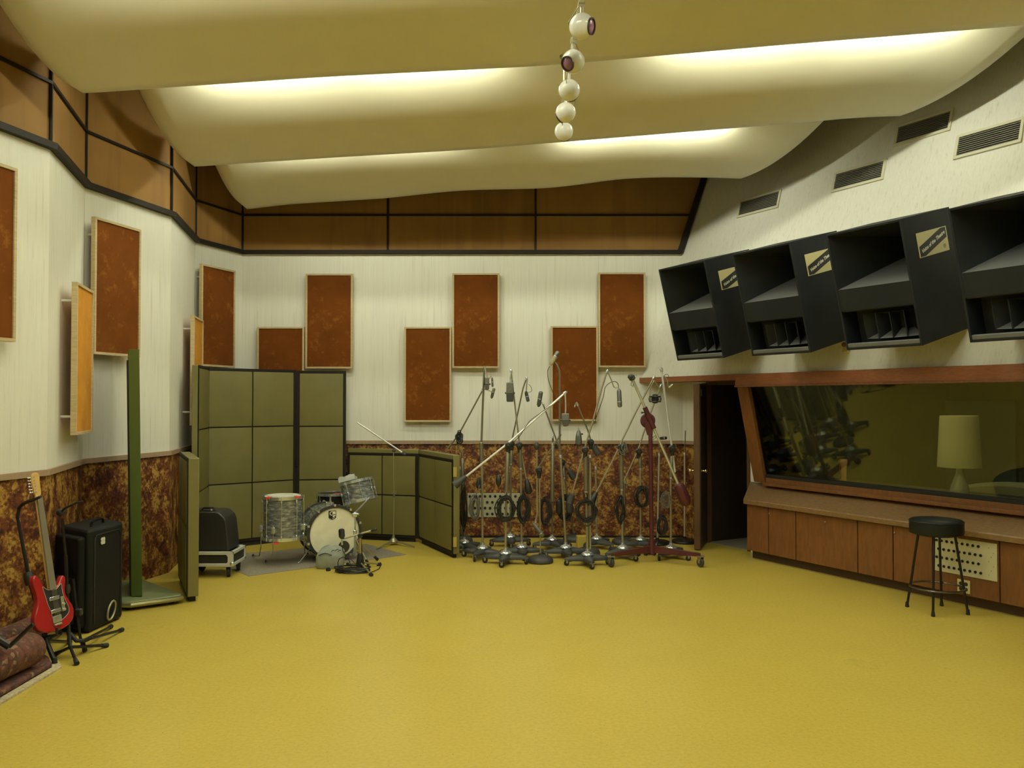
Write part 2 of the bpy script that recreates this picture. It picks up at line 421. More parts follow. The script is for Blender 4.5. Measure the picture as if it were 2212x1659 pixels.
C = V((ad(1475, 900, D).x, D))                # back-right corner of the lower wall
ANG = R(29.75)
vdir = V((math.sin(ANG), -math.cos(ANG), 0)); ndir = V((-math.cos(ANG), -math.sin(ANG), 0)); UP = V((0, 0, 1))
C3 = V((C.x, C.y, 0))
def wp(a, o, z=0.0):                          # right wall: a along it from the corner, o out into the room
    p = C3 + vdir * a + ndir * o; p.z = z; return p
def a_of(px, o, z):                           # where along the right wall (offset o, height z) pixel column px falls
    d = ray(px, 829.5); base = C3 + ndir * o
    # solve base.x + a vx = (d.x/d.y) (base.y + a vy), nearly independent of height
    k = d.x / (d.y + 0.0)
    h = (z - EYE)
    k = k * (1 + math.tan(PITCH) * 0)         # verticals are almost parallel here
    return (k * base.y - base.x) / (vdir.x - k * vdir.y)
ZL = ad(1386, 817, D).z                       # foot of the sloping upper wall
OL = -(ad(1386, 817, D).x - C.x) / (math.cos(ANG) + math.sin(ANG) * math.tan(ANG))
SL = 0.282                                    # how far the upper wall leans back per metre
def o_up(z): return OL - SL * (z - ZL)
A_END = (C.y - REAR) / math.cos(ANG) + 0.4
upn = (ndir + UP * SL).normalized()           # normal of the sloping wall
upt = (UP - ndir * SL).normalized()           # its upward direction
P_UP = wp(0, OL, ZL)

# floor, void slab over the ceiling, rear wall
m = MB(); m.box((2.0, 4.6, -0.05), (16, 15, 0.1)); struct('floor', m, M_FLOOR)
m = MB(); m.box((2.0, 4.6, ZTOP + 0.05), (16, 15, 0.1)); struct('ceiling', m, M_SLAB)
m = MB(); m.box((2.2, REAR - 0.06, ZTOP / 2), (13, 0.1, ZTOP)); struct('wall_rear', m, M_WALL)

def wallstrip(mb, poly, z0, z1, mi):
    for a, b in zip(poly[:-1], poly[1:]):
        mb.quad((a.x, a.y, z0), (b.x, b.y, z0), (b.x, b.y, z1), (a.x, a.y, z1), mi)
m = MB()
for z0, z1, mi in ((0, ZW, 1), (ZW, ZB, 0), (ZB, ZTOP, 2)): wallstrip(m, LW, z0, z1, mi)
struct('wall_left', m, [M_WALL, M_PAPER, M_BAND], fixn=False, ang=5)
m = MB()
bl = [V((XBL, D)), V((C.x, D))]
wallstrip(m, bl, 0, ZW, 1); wallstrip(m, bl, ZW, ZL, 0)
def xb(z): return C.x - o_up(z) * (math.cos(ANG) + math.sin(ANG) * math.tan(ANG))   # where the sloping wall meets the back wall
wx = V((xb(ZB) + 0.05, D))
m.quad((XBL, D, ZL), (C.x, D, ZL), (xb(ZB) + .03, D, ZB), (XBL, D, ZB), 0)
m.quad((XBL, D, ZB), (xb(ZB) + .03, D, ZB), (xb(ZTOP) + .03, D, ZTOP), (XBL, D, ZTOP), 2)
struct('wall_back', m, [M_WALL, M_PAPER, M_BAND], fixn=False, ang=5)

# lower right wall: strip by the corner, doorway, strip up to the window, far part beyond the window
A_D0, A_D1, A_W0 = 0.40 * K, 1.055 * K, 1.20 * K
A_WE = 7.0
ZDOOR = ad(1513, 825, 8.86 * K).z
m = MB()
def rw(a0, a1, z0, z1, mi, o=0.0): m.quad(wp(a0, o, z0), wp(a1, o, z0), wp(a1, o, z1), wp(a0, o, z1), mi)
rw(0, A_D0, 0, ZW, 1); rw(0, A_D0, ZW, ZL, 0); rw(A_D0, A_D1, ZDOOR + .02, ZL, 0)
rw(A_D1, A_W0 + .1, 0, ZL, 0); rw(A_WE, A_END, 0, ZW, 1); rw(A_WE, A_END, ZW, ZL, 0)
m.quad(wp(A_D1, 0, 0), wp(A_D1, -.16, 0), wp(A_D1, -.16, ZL), wp(A_D1, 0, ZL), 0)
m.quad(wp(A_W0 + .1, 0, 0), wp(A_WE, 0, 0), wp(A_WE, 0, 0.55), wp(A_W0 + .1, 0, 0.55), 0)
struct('wall_right', m, [M_WALL, M_PAPER], fixn=False, ang=5)
# sloping upper right wall
m = MB()
tt = (ZTOP - ZL)
m.quad(wp(-math.tan(ANG) * OL, OL, ZL), wp(A_END, OL, ZL), wp(A_END, o_up(ZTOP), ZTOP), wp(-math.tan(ANG) * o_up(ZTOP), o_up(ZTOP), ZTOP), 0)
struct('wall_right_upper', m, [M_WALL], fixn=False)
# soffit under it
m = MB(); m.quad(wp(-math.tan(ANG) * OL, OL, ZL + .002), wp(A_END, OL, ZL + .002), wp(A_END, -.02, ZL + .002), wp(0, -.02, ZL + .002), 0)
struct('trim_soffit', m, M_LINTEL, fixn=False)

# rails and battens
def strip(poly, z0, z1, off, mb=None):
    mb = mb or MB(); n = len(poly); outer = []
    for i, p in enumerate(poly):
        def nrm(a, b): d = (b - a).normalized(); return V((d.y, -d.x))
        ns = []
        if i > 0: ns.append(nrm(poly[i - 1], p))
        if i < n - 1: ns.append(nrm(p, poly[i + 1]))
        q = sum(ns, V((0, 0))); q.normalize(); k = 1 / max(0.4, q.dot(ns[0]))
        outer.append(p + q * off * k)
    for i in range(n - 1):
        a, b, c, d = poly[i], poly[i + 1], outer[i + 1], outer[i]
        mb.hexa([(a.x, a.y, z0), (b.x, b.y, z0), (c.x, c.y, z0), (d.x, d.y, z0), (a.x, a.y, z1), (b.x, b.y, z1), (c.x, c.y, z1), (d.x, d.y, z1)])
    return mb
BW = [V((XBL, D)), V((C.x, D)), ]
tn = [0]
def trim(mb, mt, **kw):
    tn[0] += 1; return struct('trim_%d' % tn[0], mb, mt, **kw)
trim(strip(LW, ZW - 0.045, ZW, 0.025), M_RAIL); trim(strip(BW, ZW - 0.045, ZW, 0.025), M_RAIL)
trim(strip([wp(0, 0).xy, wp(A_D0, 0).xy], ZW - 0.045, ZW, 0.02), M_RAIL)
BB = [V((XBL, D)), V((xb(ZB) - .02, D))]
trim(strip(LW, ZB - 0.005, ZB + 0.045, 0.055), M_TRIMDK); trim(strip(BB, ZB - 0.005, ZB + 0.045, 0.055), M_TRIMDK)
trim(strip(LW, ZM - 0.012, ZM + 0.012, 0.022), M_TRIMDK); trim(strip([V((XBL, D)), V((xb(ZM), D))], ZM - 0.012, ZM + 0.012, 0.022), M_TRIMDK)
for i, p in enumerate(LW[2:]):
    trim(MB().tube((p.x + .008, p.y - .006, ZB), (p.x + .008, p.y - .006, ZTOP), 0.014, n=6), M_TRIMDK)
for px in (838, 1157):
    x = ad(px, 500, D).x; trim(MB().box((x, D - .011, (ZB + ZTOP) / 2), (0.026, 0.022, ZTOP - ZB)), M_TRIMDK)
m = MB(); a, b = V((xb(ZB), D - .02, ZB)), V((xb(ZTOP), D - .02, ZTOP)); m.slab(a + V((-.07, 0, 0)), b - a, V((.075, 0, 0)), V((0, -.045, 0))); trim(m, M_TRIMDK)
trim(MB().box(((XBL + C.x) / 2, D - .01, .012), (C.x - XBL, .02, .024)), M_TRIMDK)

# lintel board above door and window
m = MB()
aL = -math.tan(ANG) * OL
z0, z1 = ad(1386, 827, D).z, ad(1386, 816, D).z
A_TH = a_of(1592, OL + .02, ZL)
m.slab(wp(aL - .02, OL - .25, z0), vdir * (A_TH - aL + .1), ndir * .275, UP * (z1 - z0))
trim(m, M_LINTEL, bevel=.004)
p = wp(A_TH, OL + .05)
zt, zb_ = ad(1592, 808.5, p.y).z, ad(1592, 836, p.y).z
m = MB(); m.slab(wp(A_TH, OL - .12, zb_), vdir * (A_END - A_TH), ndir * .17, UP * (zt - zb_))
trim(m, M_LINTEL, bevel=.004)
m = MB(); m.slab(wp(A_TH, OL - .02, zb_ - .002), vdir * (A_END - A_TH), ndir * .085, UP * .022); trim(m, M_FRONT, bevel=.004)

# ------------------------------------------------------------------ scalloped ceiling sails
def lip_pts(img, PL, PR, n=64):
    # lip curve above the plan line PL-PR, following the photographed edge
    out = []
    d = V((PR[0] - PL[0], PR[1] - PL[1]))
    for i in range(n + 1):
        s = i / n; x = PL[0] + d.x * s; y = PL[1] + d.y * s
        px = IW / 2 + FPX * x / (y * math.cos(PITCH) + 2.3 * math.sin(PITCH))
        j = 0
        while j < len(img) - 2 and px > img[j + 1][0]: j += 1
        (x0, y0), (x1, y1) = img[j], img[j + 1]
        py = y0 + (y1 - y0) * (px - x0) / (x1 - x0)
        out.append(V((x, y, ad(px, py, y).z)))
    for _ in range(3):
        z = [p.z for p in out]
        for i in range(1, n): out[i].z = (z[i - 1] + 2 * z[i] + z[i + 1]) / 4
    return out
def sail(lip, name, depth=2.35, curl=0.10):
    n = len(lip) - 1; M = 22; mb = MB(); mb_v = []
    for j in range(M + 1):
        dl = depth * (j / M)
        for i, p in enumerate(lip):
            s = i / n
            k = 0.30 * (max(0, s - .45) / .55) ** 1.3 / 0.30 * 0.571
            cz = 0.30 * max(0, 1 - s / 0.035) ** 2 * curl / 0.1
            sag = 0.318 * dl * dl + (0.05 * (1 - math.exp(-dl / .1)) * 0)
            mb.v.append(p + V((k * dl, -dl, sag + cz)))
    W = n + 1
    for j in range(M):
        for i in range(n):
            mb.f.append([j * W + i, j * W + i + 1, (j + 1) * W + i + 1, (j + 1) * W + i]); mb.m.append(0)
    o = struct(name, mb, M_CEIL, fixn=False, ang=60)
    sd = o.modifiers.new('thickness', 'SOLIDIFY'); sd.thickness = 0.022; sd.offset = 0
    return o
PLs = [(-3.14 * K, 5.62 * K), (-3.14 * K, 7.70 * K), (-3.14 * K, 9.33 * K)]
PRs = [(4.53 * K, 5.0 * K), (3.33 * K, 7.10 * K), (2.36 * K, 8.55 * K)]
IMG = [[(120, 205), (150, 199), (180, 199), (700, 163), (1180, 139), (1700, 93), (2212, 52), (3000, -10)],
       [(360, 362), (380, 363), (430, 357), (740, 337), (1000, 322), (1480, 283), (1745, 262), (1840, 252), (1950, 248), (2100, 240)],
       [(505, 455), (520, 452), (620, 440), (760, 431), (830, 427), (960, 412.5), (1020, 408.5), (1120, 406.5), (1170, 405.5), (1225, 400.5), (1300, 390), (1340, 384.5), (1420, 381), (1530, 381.5), (1600, 384), (1700, 386)]]
lips = [lip_pts(IMG[k], PLs[k], PRs[k]) for k in range(3)]
step = V((0, -2.32, 0))
l0 = [p + step + V((0.25 * i / 64, 0, 0)) for i, p in enumerate(lips[0])]
lm = [p + step * 2 + V((0.6 * i / 64, 0, 0)) for i, p in enumerate(lips[0])]
for k, l in enumerate([lm, l0] + lips): sail(l, 'ceiling_sail_%d' % (k + 1))

# fluorescent tubes tucked behind each lip
where = ['behind the rear ceiling lip', 'behind the ceiling lip over the camera', 'behind the first ceiling lip', 'behind the second ceiling lip', 'behind the third ceiling lip']
TB = MB().tube((-.6, 0, 0), (.6, 0, 0), .019, n=6).mesh('tube')
def tubes(l, k, nx):
    n = len(l) - 1
    for side, (s0, s1) in (('left', (0.075, 0.40)), ('right', (0.55, 0.85) if k < 3 else (0.55, 0.80))):
        for h in range(2):
            sa = s0 + (s1 - s0) * (0.02 + 0.5 * h); sb = s0 + (s1 - s0) * (0.48 + 0.5 * h)
            def at(s):
                i = min(n - 1, int(s * n)); q = l[i].lerp(l[i + 1], s * n - i); lz0 = q.z; q = q + V((0, TUBE_OFF[k], 0))
                r_ = min(nx, key=lambda p: abs(p.x - q.x)); q.z = r_.z + .318 * (r_.y - q.y) ** 2 - TUBE_GAP[k]; q.z = max(q.z, lz0 + (.035 + .385 * TUBE_OFF[k] if k < 3 else .06 + .30 * TUBE_OFF[k])); return q
            p, q = at(sa), at(sb)
            t = thing('ceiling_tube_lamp', (p + q) / 2, '%s lit fluorescent tube on the %s, %s' % (('outer', 'inner')[h if side == 'left' else 1 - h], side, where[k]), 'lamp', 'tube lamps behind the ceiling lips')
            obj('tube', MB().tube(p, q, .019, n=6), M_TUBE, t)
            d = (q - p).normalized()
            obj('batten', MB().box((p + q) / 2 + V((0, -.055, .02)), ((q - p).length + .06, .05, .06), Matrix((d, d.cross(UP).normalized() * -1, UP)).transposed()), M_FIX, t)
            for e in (p, q): obj('socket', MB().box(e + V((0, -.02, .005)), (.03, .06, .05)), M_FIX, t)
TUBE_OFF = [.92, .92, .92, .50]; TUBE_GAP = [.185, .185, .185, .115]
allips = [lm, l0] + lips
for k in range(4): tubes(allips[k], k, allips[k + 1])
# ------------------------------------------------------------------ doorway, door leaf and the dark passage behind
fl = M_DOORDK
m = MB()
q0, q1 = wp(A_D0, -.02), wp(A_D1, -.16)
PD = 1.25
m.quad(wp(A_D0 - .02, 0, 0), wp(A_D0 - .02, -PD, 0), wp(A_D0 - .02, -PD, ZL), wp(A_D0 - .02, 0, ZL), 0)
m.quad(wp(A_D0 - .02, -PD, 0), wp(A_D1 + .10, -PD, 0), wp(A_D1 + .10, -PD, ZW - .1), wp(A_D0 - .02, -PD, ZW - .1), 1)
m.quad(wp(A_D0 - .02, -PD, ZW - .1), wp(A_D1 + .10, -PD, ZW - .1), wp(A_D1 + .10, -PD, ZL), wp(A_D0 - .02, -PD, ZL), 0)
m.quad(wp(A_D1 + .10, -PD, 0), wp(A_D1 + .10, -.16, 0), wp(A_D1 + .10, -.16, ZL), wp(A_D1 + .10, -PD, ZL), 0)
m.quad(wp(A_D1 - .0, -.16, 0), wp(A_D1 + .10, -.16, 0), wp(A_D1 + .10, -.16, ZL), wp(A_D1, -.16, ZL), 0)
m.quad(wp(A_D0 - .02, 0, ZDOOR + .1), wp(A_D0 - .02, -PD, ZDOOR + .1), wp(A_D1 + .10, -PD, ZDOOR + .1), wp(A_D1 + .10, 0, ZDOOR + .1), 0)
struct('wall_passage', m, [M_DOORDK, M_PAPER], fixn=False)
m = MB(); m.slab(wp(A_D0, -PD, .001), vdir * (A_D1 - A_D0 + .1), ndir * (PD - .03), UP * .006); struct('floor_passage', m, mat('grey_passage_tiles', (.30, .27, .18), .5))
m = MB(); m.slab(wp(A_D0 - .05, -.06, 0), vdir * .07, ndir * .09, UP * ZDOOR); m.slab(wp(A_D1 - .045, -.10, 0), vdir * .05, ndir * .11, UP * ZDOOR)
m.slab(wp(A_D0, -.06, ZDOOR - .03), vdir * (A_D1 - A_D0), ndir * .07, UP * .06)
trim(m, M_DOOR)
hinge = wp(A_D0 + .02, .02); free = hp(1513, 1190, 0); free.z = 0
dd = (hinge - free); dd.z = 0; dl = dd.length; dd.normalize(); dn = V((dd.y, -dd.x, 0))
door = thing('door_1', (free + hinge) / 2, 'open dark wooden door standing ajar at the corner beside the control room window', 'door')
door['kind'] = 'structure'
TH = .075
m = MB(); m.slab(free - dn * TH + UP * .012, dd * dl, dn * TH, UP * (ZDOOR - .03)); obj('leaf', m, M_DOOR, door, bevel=.006)
m = MB(); m.slab(free + dd * .02 + UP * .03 + dn * .001, dd * (dl - .04), dn * .006, UP * (ZDOOR - .08)); obj('face_panel', m, M_DOORDK, door)
zk = ad(1535, 1018, free.y).z
for sgn, off in ((1, .006), (-1, -TH)):
    m = MB(); c = free + dd * .07 + UP * zk + dn * off
    m.lathe([(.026, 0), (.026, .006), (.010, .012), (.010, .035), (.024, .045), (.027, .058), (.020, .070), (.004, .073)], c, dn * sgn, 16)
    obj('door_knob', m, M_BRASS, door, label='brass door knob')
m = MB(); m.slab(free + dd * .05 + UP * ad(1530, 856, free.y).z + dn * .007, dd * .075, dn * .004, UP * .085); obj('latch_plate', m, M_STEEL, door)

# ------------------------------------------------------------------ window onto the control room
A_W1 = 6.4
OG0, OG1 = .07, OL - .148                     # the glass leans out towards the top
zs = ad(1659, 1031, wp(A_W0 + .17, OG0).y).z
zt_ = zb_ + .02
win = thing('window_1', wp(3.5, .1, zs), 'wide control room window leaning outwards behind the wooden console', 'window'); win['kind'] = 'structure'
lean = V((ndir.x * (OG1 - OG0), ndir.y * (OG1 - OG0), zt_ - zs))
lz = lean.normalized(); ln = vdir.cross(lz).normalized()
if ln.dot(ndir) < 0: ln = -ln
def gl(a, t, o=0): return wp(a, OG0, zs) + vdir * 0 + lean * t + ln * o
gA0 = A_W0 + .165
m = MB(); m.slab(gl(gA0, 0, -.004), vdir * (A_W1 - gA0), ln * .008, lean); obj('glass_pane', m, M_GLASS, win)
m = MB(); m.slab(gl(A_W0, -.05, -.05), vdir * .165, ln * .10, lean * 1.07); obj('frame_post', m, M_FRONT, win, bevel=.004)
m = MB(); m.slab(gl(A_W1, -.05, -.05), vdir * .165, ln * .10, lean * 1.07); obj('frame_post', m, M_FRONT, win, bevel=.004)
m = MB(); m.slab(gl(gA0, 0, -.03), vdir * (A_W1 - gA0), ln * .05, lean * .035); obj('gasket', m, M_RUBBER, win)
m = MB(); m.slab(wp(gA0, -.02, zs - .09), vdir * (A_W1 - gA0), ndir * .17, UP * .035); m.slab(wp(gA0, -.05, zs - .06), vdir * (A_W1 - gA0), ndir * .14, UP * .055); obj('window_sill', m, M_FRONT, win, bevel=.004)

# control room beyond the glass
CR = 3.6
m = MB()
zc = 2.7
m.quad(wp(1.45, -CR, 0), wp(9, -CR, 0), wp(9, -CR, zc), wp(1.45, -CR, zc))
m.quad(wp(A_W0 + .02, -CR, 0), wp(A_W0 + .02, -.06, 0), wp(A_W0 + .02, -.06, zc), wp(A_W0 + .02, -CR, zc))
m.quad(wp(9, -CR, 0), wp(9, -.06, 0), wp(9, -.06, zc), wp(9, -CR, zc))
m.quad(wp(A_W0, -CR, zc), wp(9, -CR, zc), wp(9, -.02, zc), wp(A_W0, -.02, zc))
m.quad(wp(A_W0 + .02, -.06, ZL - .02), wp(9, -.06, ZL - .02), wp(9, -.06, zc), wp(A_W0 + .02, -.06, zc))
m.quad(wp(A_W0, -CR, 0), wp(A_W0 + .3, -CR, 0), wp(A_W0 + .3, -CR, zc), wp(A_W0, -CR, zc))
struct('wall_control_room', m, M_CTRL, fixn=False)
m = MB(); m.slab(wp(A_W0, -CR, .002), vdir * 6.5, ndir * (CR - .1), UP * .01); struct('floor_control_room', m, mat('dark_carpet', (.05, .045, .03), .9))
# light board on the control room wall
def back(px, py, o=-CR + .05): return on(px, py, wp(2, o, 1), ndir)
pa, pb = back(1992, 1075), back(2196, 866)
m = MB(); m.slab(V((pa.x, pa.y, pa.z)), vdir * (pb - pa).dot(vdir), ndir * .04, UP * (pb.z - pa.z))
tag(obj('wall_board', m, M_CTRL2), 'grey green board on the control room wall behind the table lamp', 'board')
pa, pb = back(1745, 1060, -CR + .25), back(1762, 840, -CR + .25)
# table lamp
def inroom(px, py, o): return on(px, py, wp(2, o, 1), ndir)
OLMP = -.75
pt = inroom(2073, 1068, OLMP); zt0 = pt.z
lampt = thing('table_lamp', pt, 'table lamp with large cream drum shade and white ceramic base behind the glass', 'lamp')
sca = (inroom(2118, 1000, OLMP) - inroom(2034, 1000, OLMP)).length / 2
h0, h1 = inroom(2073, 1009, OLMP).z, inroom(2073, 898, OLMP).z
m = MB(); n = 32
m.lathe([(sca, h0), (sca * .86, h1), (sca * .85, h1), (sca * .985, h0 + .001)], (pt.x, pt.y, 0), (0, 0, 1), n); obj('lamp_shade', m, M_SHADE, lampt)
hb = h0 - zt0
m = MB(); m.lathe([(.085, 0), (.092, .03), (.080, hb * .32), (.045, hb * .66), (.030, hb * .85), (.028, hb * 1.2)], pt, (0, 0, 1), 24); obj('lamp_base', m, M_CERAMIC, lampt)
m = MB(); m.tube((pt.x, pt.y, zt0 + hb * 1.2), (pt.x, pt.y, h1), .006); obj('lamp_stem', m, M_BRASS, lampt)
# ledge it stands on, behind the glass
m = MB(); m.slab(wp(gA0 + .01, -1.15, zt0 - .04), vdir * 5.0, ndir * 1.07, UP * .037)
tag(obj('control_desk', m, mat('dark_olive_desk', (.085, .075, .035), .5)), 'dark desk just inside the control room window under the table lamp', 'desk')
# peach vase
pv = inroom(1821, 1040, -.75); pv = wp((pv - C3).dot(vdir), -.75, zt0)
hv = inroom(1820, 992, -.75).z - zt0
vs = thing('vase', pv, 'small peach coloured vase with flared rim behind the left part of the glass', 'vase')
m = MB(); m.lathe([(.030, 0), (.036, .02), (.040, hv * .5), (.042, hv * .75), (.052, hv * .92), (.044, hv), (.03, hv), (.03, hv * .9)], pv, (0, 0, 1), 20); obj('body', m, M_PEACH, vs)
m = MB(); m.slab(pv + ndir * .0405 + UP * hv * .15 - vdir * .004, vdir * .008, ndir * .004, UP * hv * .55); obj('stripe', m, M_FRONT, vs)
# sofa back arc
ps = inroom(2190, 1044, -1.6)
m = MB(); out = [(math.cos(PI * i / 16) * .75, math.sin(PI * i / 16) * (ps.z - .75) if 0 else math.sin(PI * i / 16) * .22) for i in range(17)]
out = [(.75, -.55)] + out + [(-.75, -.55)]
sz = ps.z - .22
m.prism(out, V((ps.x, ps.y, sz)), vdir, UP, -ndir * .22)
sofa = thing('armchair', V((ps.x, ps.y, 0)), 'olive upholstered chair with rounded back behind the right end of the glass', 'chair')
obj('backrest', m, M_SOFA, sofa, bevel=.04)
m = MB(); m.slab(V((ps.x, ps.y, .02)) - vdir * .7, vdir * 1.4, ndir * .35 , UP * .42); m.slab(V((ps.x, ps.y, .02)) - vdir * .75, vdir * 1.5, -ndir * .22, UP * (sz - .5)); obj('seat', m, M_SOFA, sofa, bevel=.04)
# unseen area light added to brighten the control room
ld = bpy.data.lights.new('control_room_fill', 'AREA'); ld.energy = 15; ld.size = 1.0; ld.color = (1, .97, .80)
lo = bpy.data.objects.new('control_room_fill', ld); lo.location = wp(3.2, -.5, zc - .05); col.objects.link(lo)

# ------------------------------------------------------------------ wooden console under the window
ON, OF, OK_ = .351 * K, .305 * K, .225 * K
zn = ad(1604, 1079, wp(1.302 * K, ON).y).z                    # front edge height
zd = ad(1620, 1040, wp(A_D1, 0).y).z                          # back edge height
A_F = 1.302 * K
con = thing('window_console', wp(4, OF / 2, 0), 'long low wooden console with veneered doors under the control room window', 'cabinet')
zk0, zk1 = .0, ad(1608, 1188, wp(A_F, OF).y).z
AE = 6.6
m = MB(); m.hexa([wp(A_D1 + .07, .0, zk1), wp(A_F + .02, OF - .02, zk1), wp(AE, OF - .02, zk1), wp(AE, .0, zk1), wp(A_D1 + .07, .0, zn - .065), wp(A_F + .02, OF - .02, zn - .065), wp(AE, OF - .02, zn - .065), wp(AE, .0, zn - .065)]); obj('carcass', m, M_FRONT, con)
m = MB(); m.hexa([wp(A_D1 + .10, .0, 0), wp(A_F + .0, OK_, 0), wp(AE, OK_, 0), wp(AE, .0, 0), wp(A_D1 + .10, .0, zk1), wp(A_F, OK_, zk1), wp(AE, OK_, zk1), wp(AE, .0, zk1)]); obj('plinth', m, M_PLINTH, con)
edges = [A_F + .003] + [a_of(px, OF, .35) for px in (1658, 1717, 1850, 1926, 2011, 2155)] + [a_of(2155, OF, .35) + 1.0, AE]
doors = []
for i, (a0, a1) in enumerate(zip(edges[:-1], edges[1:])):
    m = MB(); m.slab(wp(a0 + .006, OF - .02, zk1 + .004), vdir * (a1 - a0 - .012), ndir * .022, UP * (zn - .056 - zk1 - .006))
    d = obj('door', m, M_FRONT, con, bevel=.003); doors.append(d)
    if i in (1, 2, 4):
        m = MB(); m.sphere(wp(a0 + (.02 if i != 2 else (a1 - a0) * .5), OF + .006, zn - .12), .010, 10); obj('catch', m, M_STEEL, d)
top = MB()
prof = [(0.0, zd), (ON, zn + .008), (ON + .004, zn - .004), (ON, zn - .048), (ON - .03, zn - .052), (0.0, zn - .06)]
Lp = []; Rp = []
for o_, z_ in prof:
    aa = A_D1 + .003 + (A_F - A_D1) * min(1, o_ / ON); Lp.append(wp(aa, o_, z_)); Rp.append(wp(AE, o_, z_))
n = len(prof); top.add(Lp + Rp, [tuple(range(n)), tuple(reversed(range(n, 2 * n)))] + [(i, (i + 1) % n, n + (i + 1) % n, n + i) for i in range(n)])
tag(obj('worktop', top, M_DESK, bevel=.004, ang=20), 'continuous sloping wooden worktop of the console under the window', 'worktop')

# jack plates, socket plate
def jackplate(name, lab, corner, ex, ey, w, h, nrm, rows, plate, sock_me, skip=()):
    t = thing(name, corner + ex * w / 2, lab, 'panel')
    m = MB(); m.slab(corner, ex * w, ey * h, nrm * .006); obj('plate', m, plate, t, bevel=.002)
    return t
def socket_mesh(ex, nrm, r):
    m = MB(); m.lathe([(r, 0), (r, .006), (r * .8, .009), (r * .45, .009), (r * .4, .002)], (0, 0, 0), nrm, 12)
    me = m.mesh('socket', mats=[M_DARKIN]); return me
nb = V((0, -1, 0))
p0, p1 = ad(1010, 1117, D - .012), ad(1126, 1065, D - .012)
t = jackplate('microphone_jack_panel', 'cream wall plate with rows of microphone sockets behind the stands', p0, V((1, 0, 0)), UP, p1.x - p0.x, p1.z - p0.z, nb, 4, M_PLATE2, None)
sm = socket_mesh(None, nb, .017)
for r_ in range(4):
    for c_ in range(10):
        fx = (c_ + (.6 if r_ % 2 else .15) + .3) / 10.6 ; fz = 1 - (r_ + .55) / 4.1
        inst('socket', sm, t, p0 + V(((p1.x - p0.x) * fx, -.006, (p1.z - p0.z) * fz)))
def face(px, py, o=OF + .003): return on(px, py, wp(2, o, 0), ndir)
p0 = face(2155, 1257); p1 = face(2155, 1175); pl_ = face(2016, 1160)
w = (p0 - pl_).dot(vdir); h = p1.z - p0.z; cor = V((p0.x, p0.y, p0.z)) - vdir * w
t = jackplate('console_jack_panel', 'cream plate with four rows of sockets on the console behind the bar stool', cor, vdir, UP, w, h, ndir, 4, M_PLATE, None)
sm = socket_mesh(None, ndir, .012)
for r_ in range(4):
    for c_ in range(9):
        inst('socket', sm, t, cor + vdir * w * ((c_ + (.55 if r_ % 2 else .15)) * .083 + .05) + UP * h * (.86 - r_ * .235) + ndir * .006)
m = MB().lathe([(.004, 0), (.004, .003)], (0, 0, 0), ndir, 8).mesh('screw', mats=[M_STEEL])
for r_ in range(7): inst('screw', m, t, cor + vdir * w * (.88 + .035 * (r_ % 3)) + UP * h * (.14 + .12 * r_) + ndir * .006)
p0 = face(2069, 1278); p1 = face(2096, 1250)
t = thing('power_socket', p0, 'cream four-way power socket plate low on the console behind the stool leg', 'socket')
w = (p1 - p0).dot(vdir); h = p1.z - p0.z - .02
m = MB(); m.slab(p0, vdir * w, UP * h, ndir * .008); obj('plate', m, M_LABEL, t, bevel=.003)
for i in (.3, .7):
    for j in (.3, .7):
        m = MB(); m.lathe([(.017, 0), (.017, .004), (.012, .006)], p0 + vdir * w * i + UP * h * j + ndir * .007, ndir, 12); obj('outlet', m, M_BLACK, t)

# ------------------------------------------------------------------ air vents on the sloping wall
def upw(px, py, off=0): return on(px, py, P_UP + upn * off, upn)
VN = [((1592, 472), (1690, 408), 'lowest air vent, nearest the back wall'), ((1797, 417), (1917, 342), 'middle air vent over the second speaker cabinet'),
      ((1931, 318), (2062, 233), 'highest air vent, half shaded by the ceiling sail'), ((2060, 346), (2216, 252), 'largest air vent at the right edge above the last speaker cabinet')]
for (b0, b1, lab) in VN:
    q0, q1 = upw(*b0), upw(*b1)
    w = (q1 - q0).dot(vdir); h = (q1 - q0).dot(upt)
    t = thing('air_vent', q0, 'cream louvred ' + lab, 'vent', 'air vents on the sloping wall')
    bw = .028
    m = MB()
    for (u0, v0, u1, v1) in ((0, 0, w, bw), (0, h - bw, w, h), (0, bw, bw, h - bw), (w - bw, bw, w, h - bw)):
        m.slab(q0 + vdir * u0 + upt * v0, vdir * (u1 - u0), upt * (v1 - v0), upn * .018)
    obj('frame', m, M_VENT, t, bevel=.003)
    m = MB(); m.slab(q0 + vdir * bw + upt * bw - upn * .0, vdir * (w - 2 * bw), upt * (h - 2 * bw), upn * .003); obj('backing', m, M_DARKIN, t)
    m = MB(); ns = 9
    for i in range(ns):
        z = bw + (h - 2 * bw) * (i + .5) / ns
        m.slab(q0 + vdir * bw + upt * (z - .004) + upn * .004, vdir * (w - 2 * bw), upt * .006, upn * .010 + upt * -.004)
    obj('louvres', m, M_SLAT, t)
# little junction box below the third cabinet
q = upw(1831, 757)
t = thing('junction_box', q, 'small cream junction box on the wall just below the third speaker cabinet', 'box')
m = MB(); m.slab(q - vdir * .03 - upt * .03, vdir * .06, upt * .05, upn * .04); obj('body', m, M_LABEL, t, bevel=.006)
m = MB(); m.sphere(q + upt * .045 - vdir * .015 + upn * .05, .024, 12); obj('amber_knob', m, M_FRONT, t)
m = MB(); m.path([q + vdir * .03 + upn * .02, q + vdir * .045 + upt * .02 + upn * .02, q + vdir * .03 + upt * .07 + upn * .02], .004, 6); obj('wire', m, M_LABEL, t)

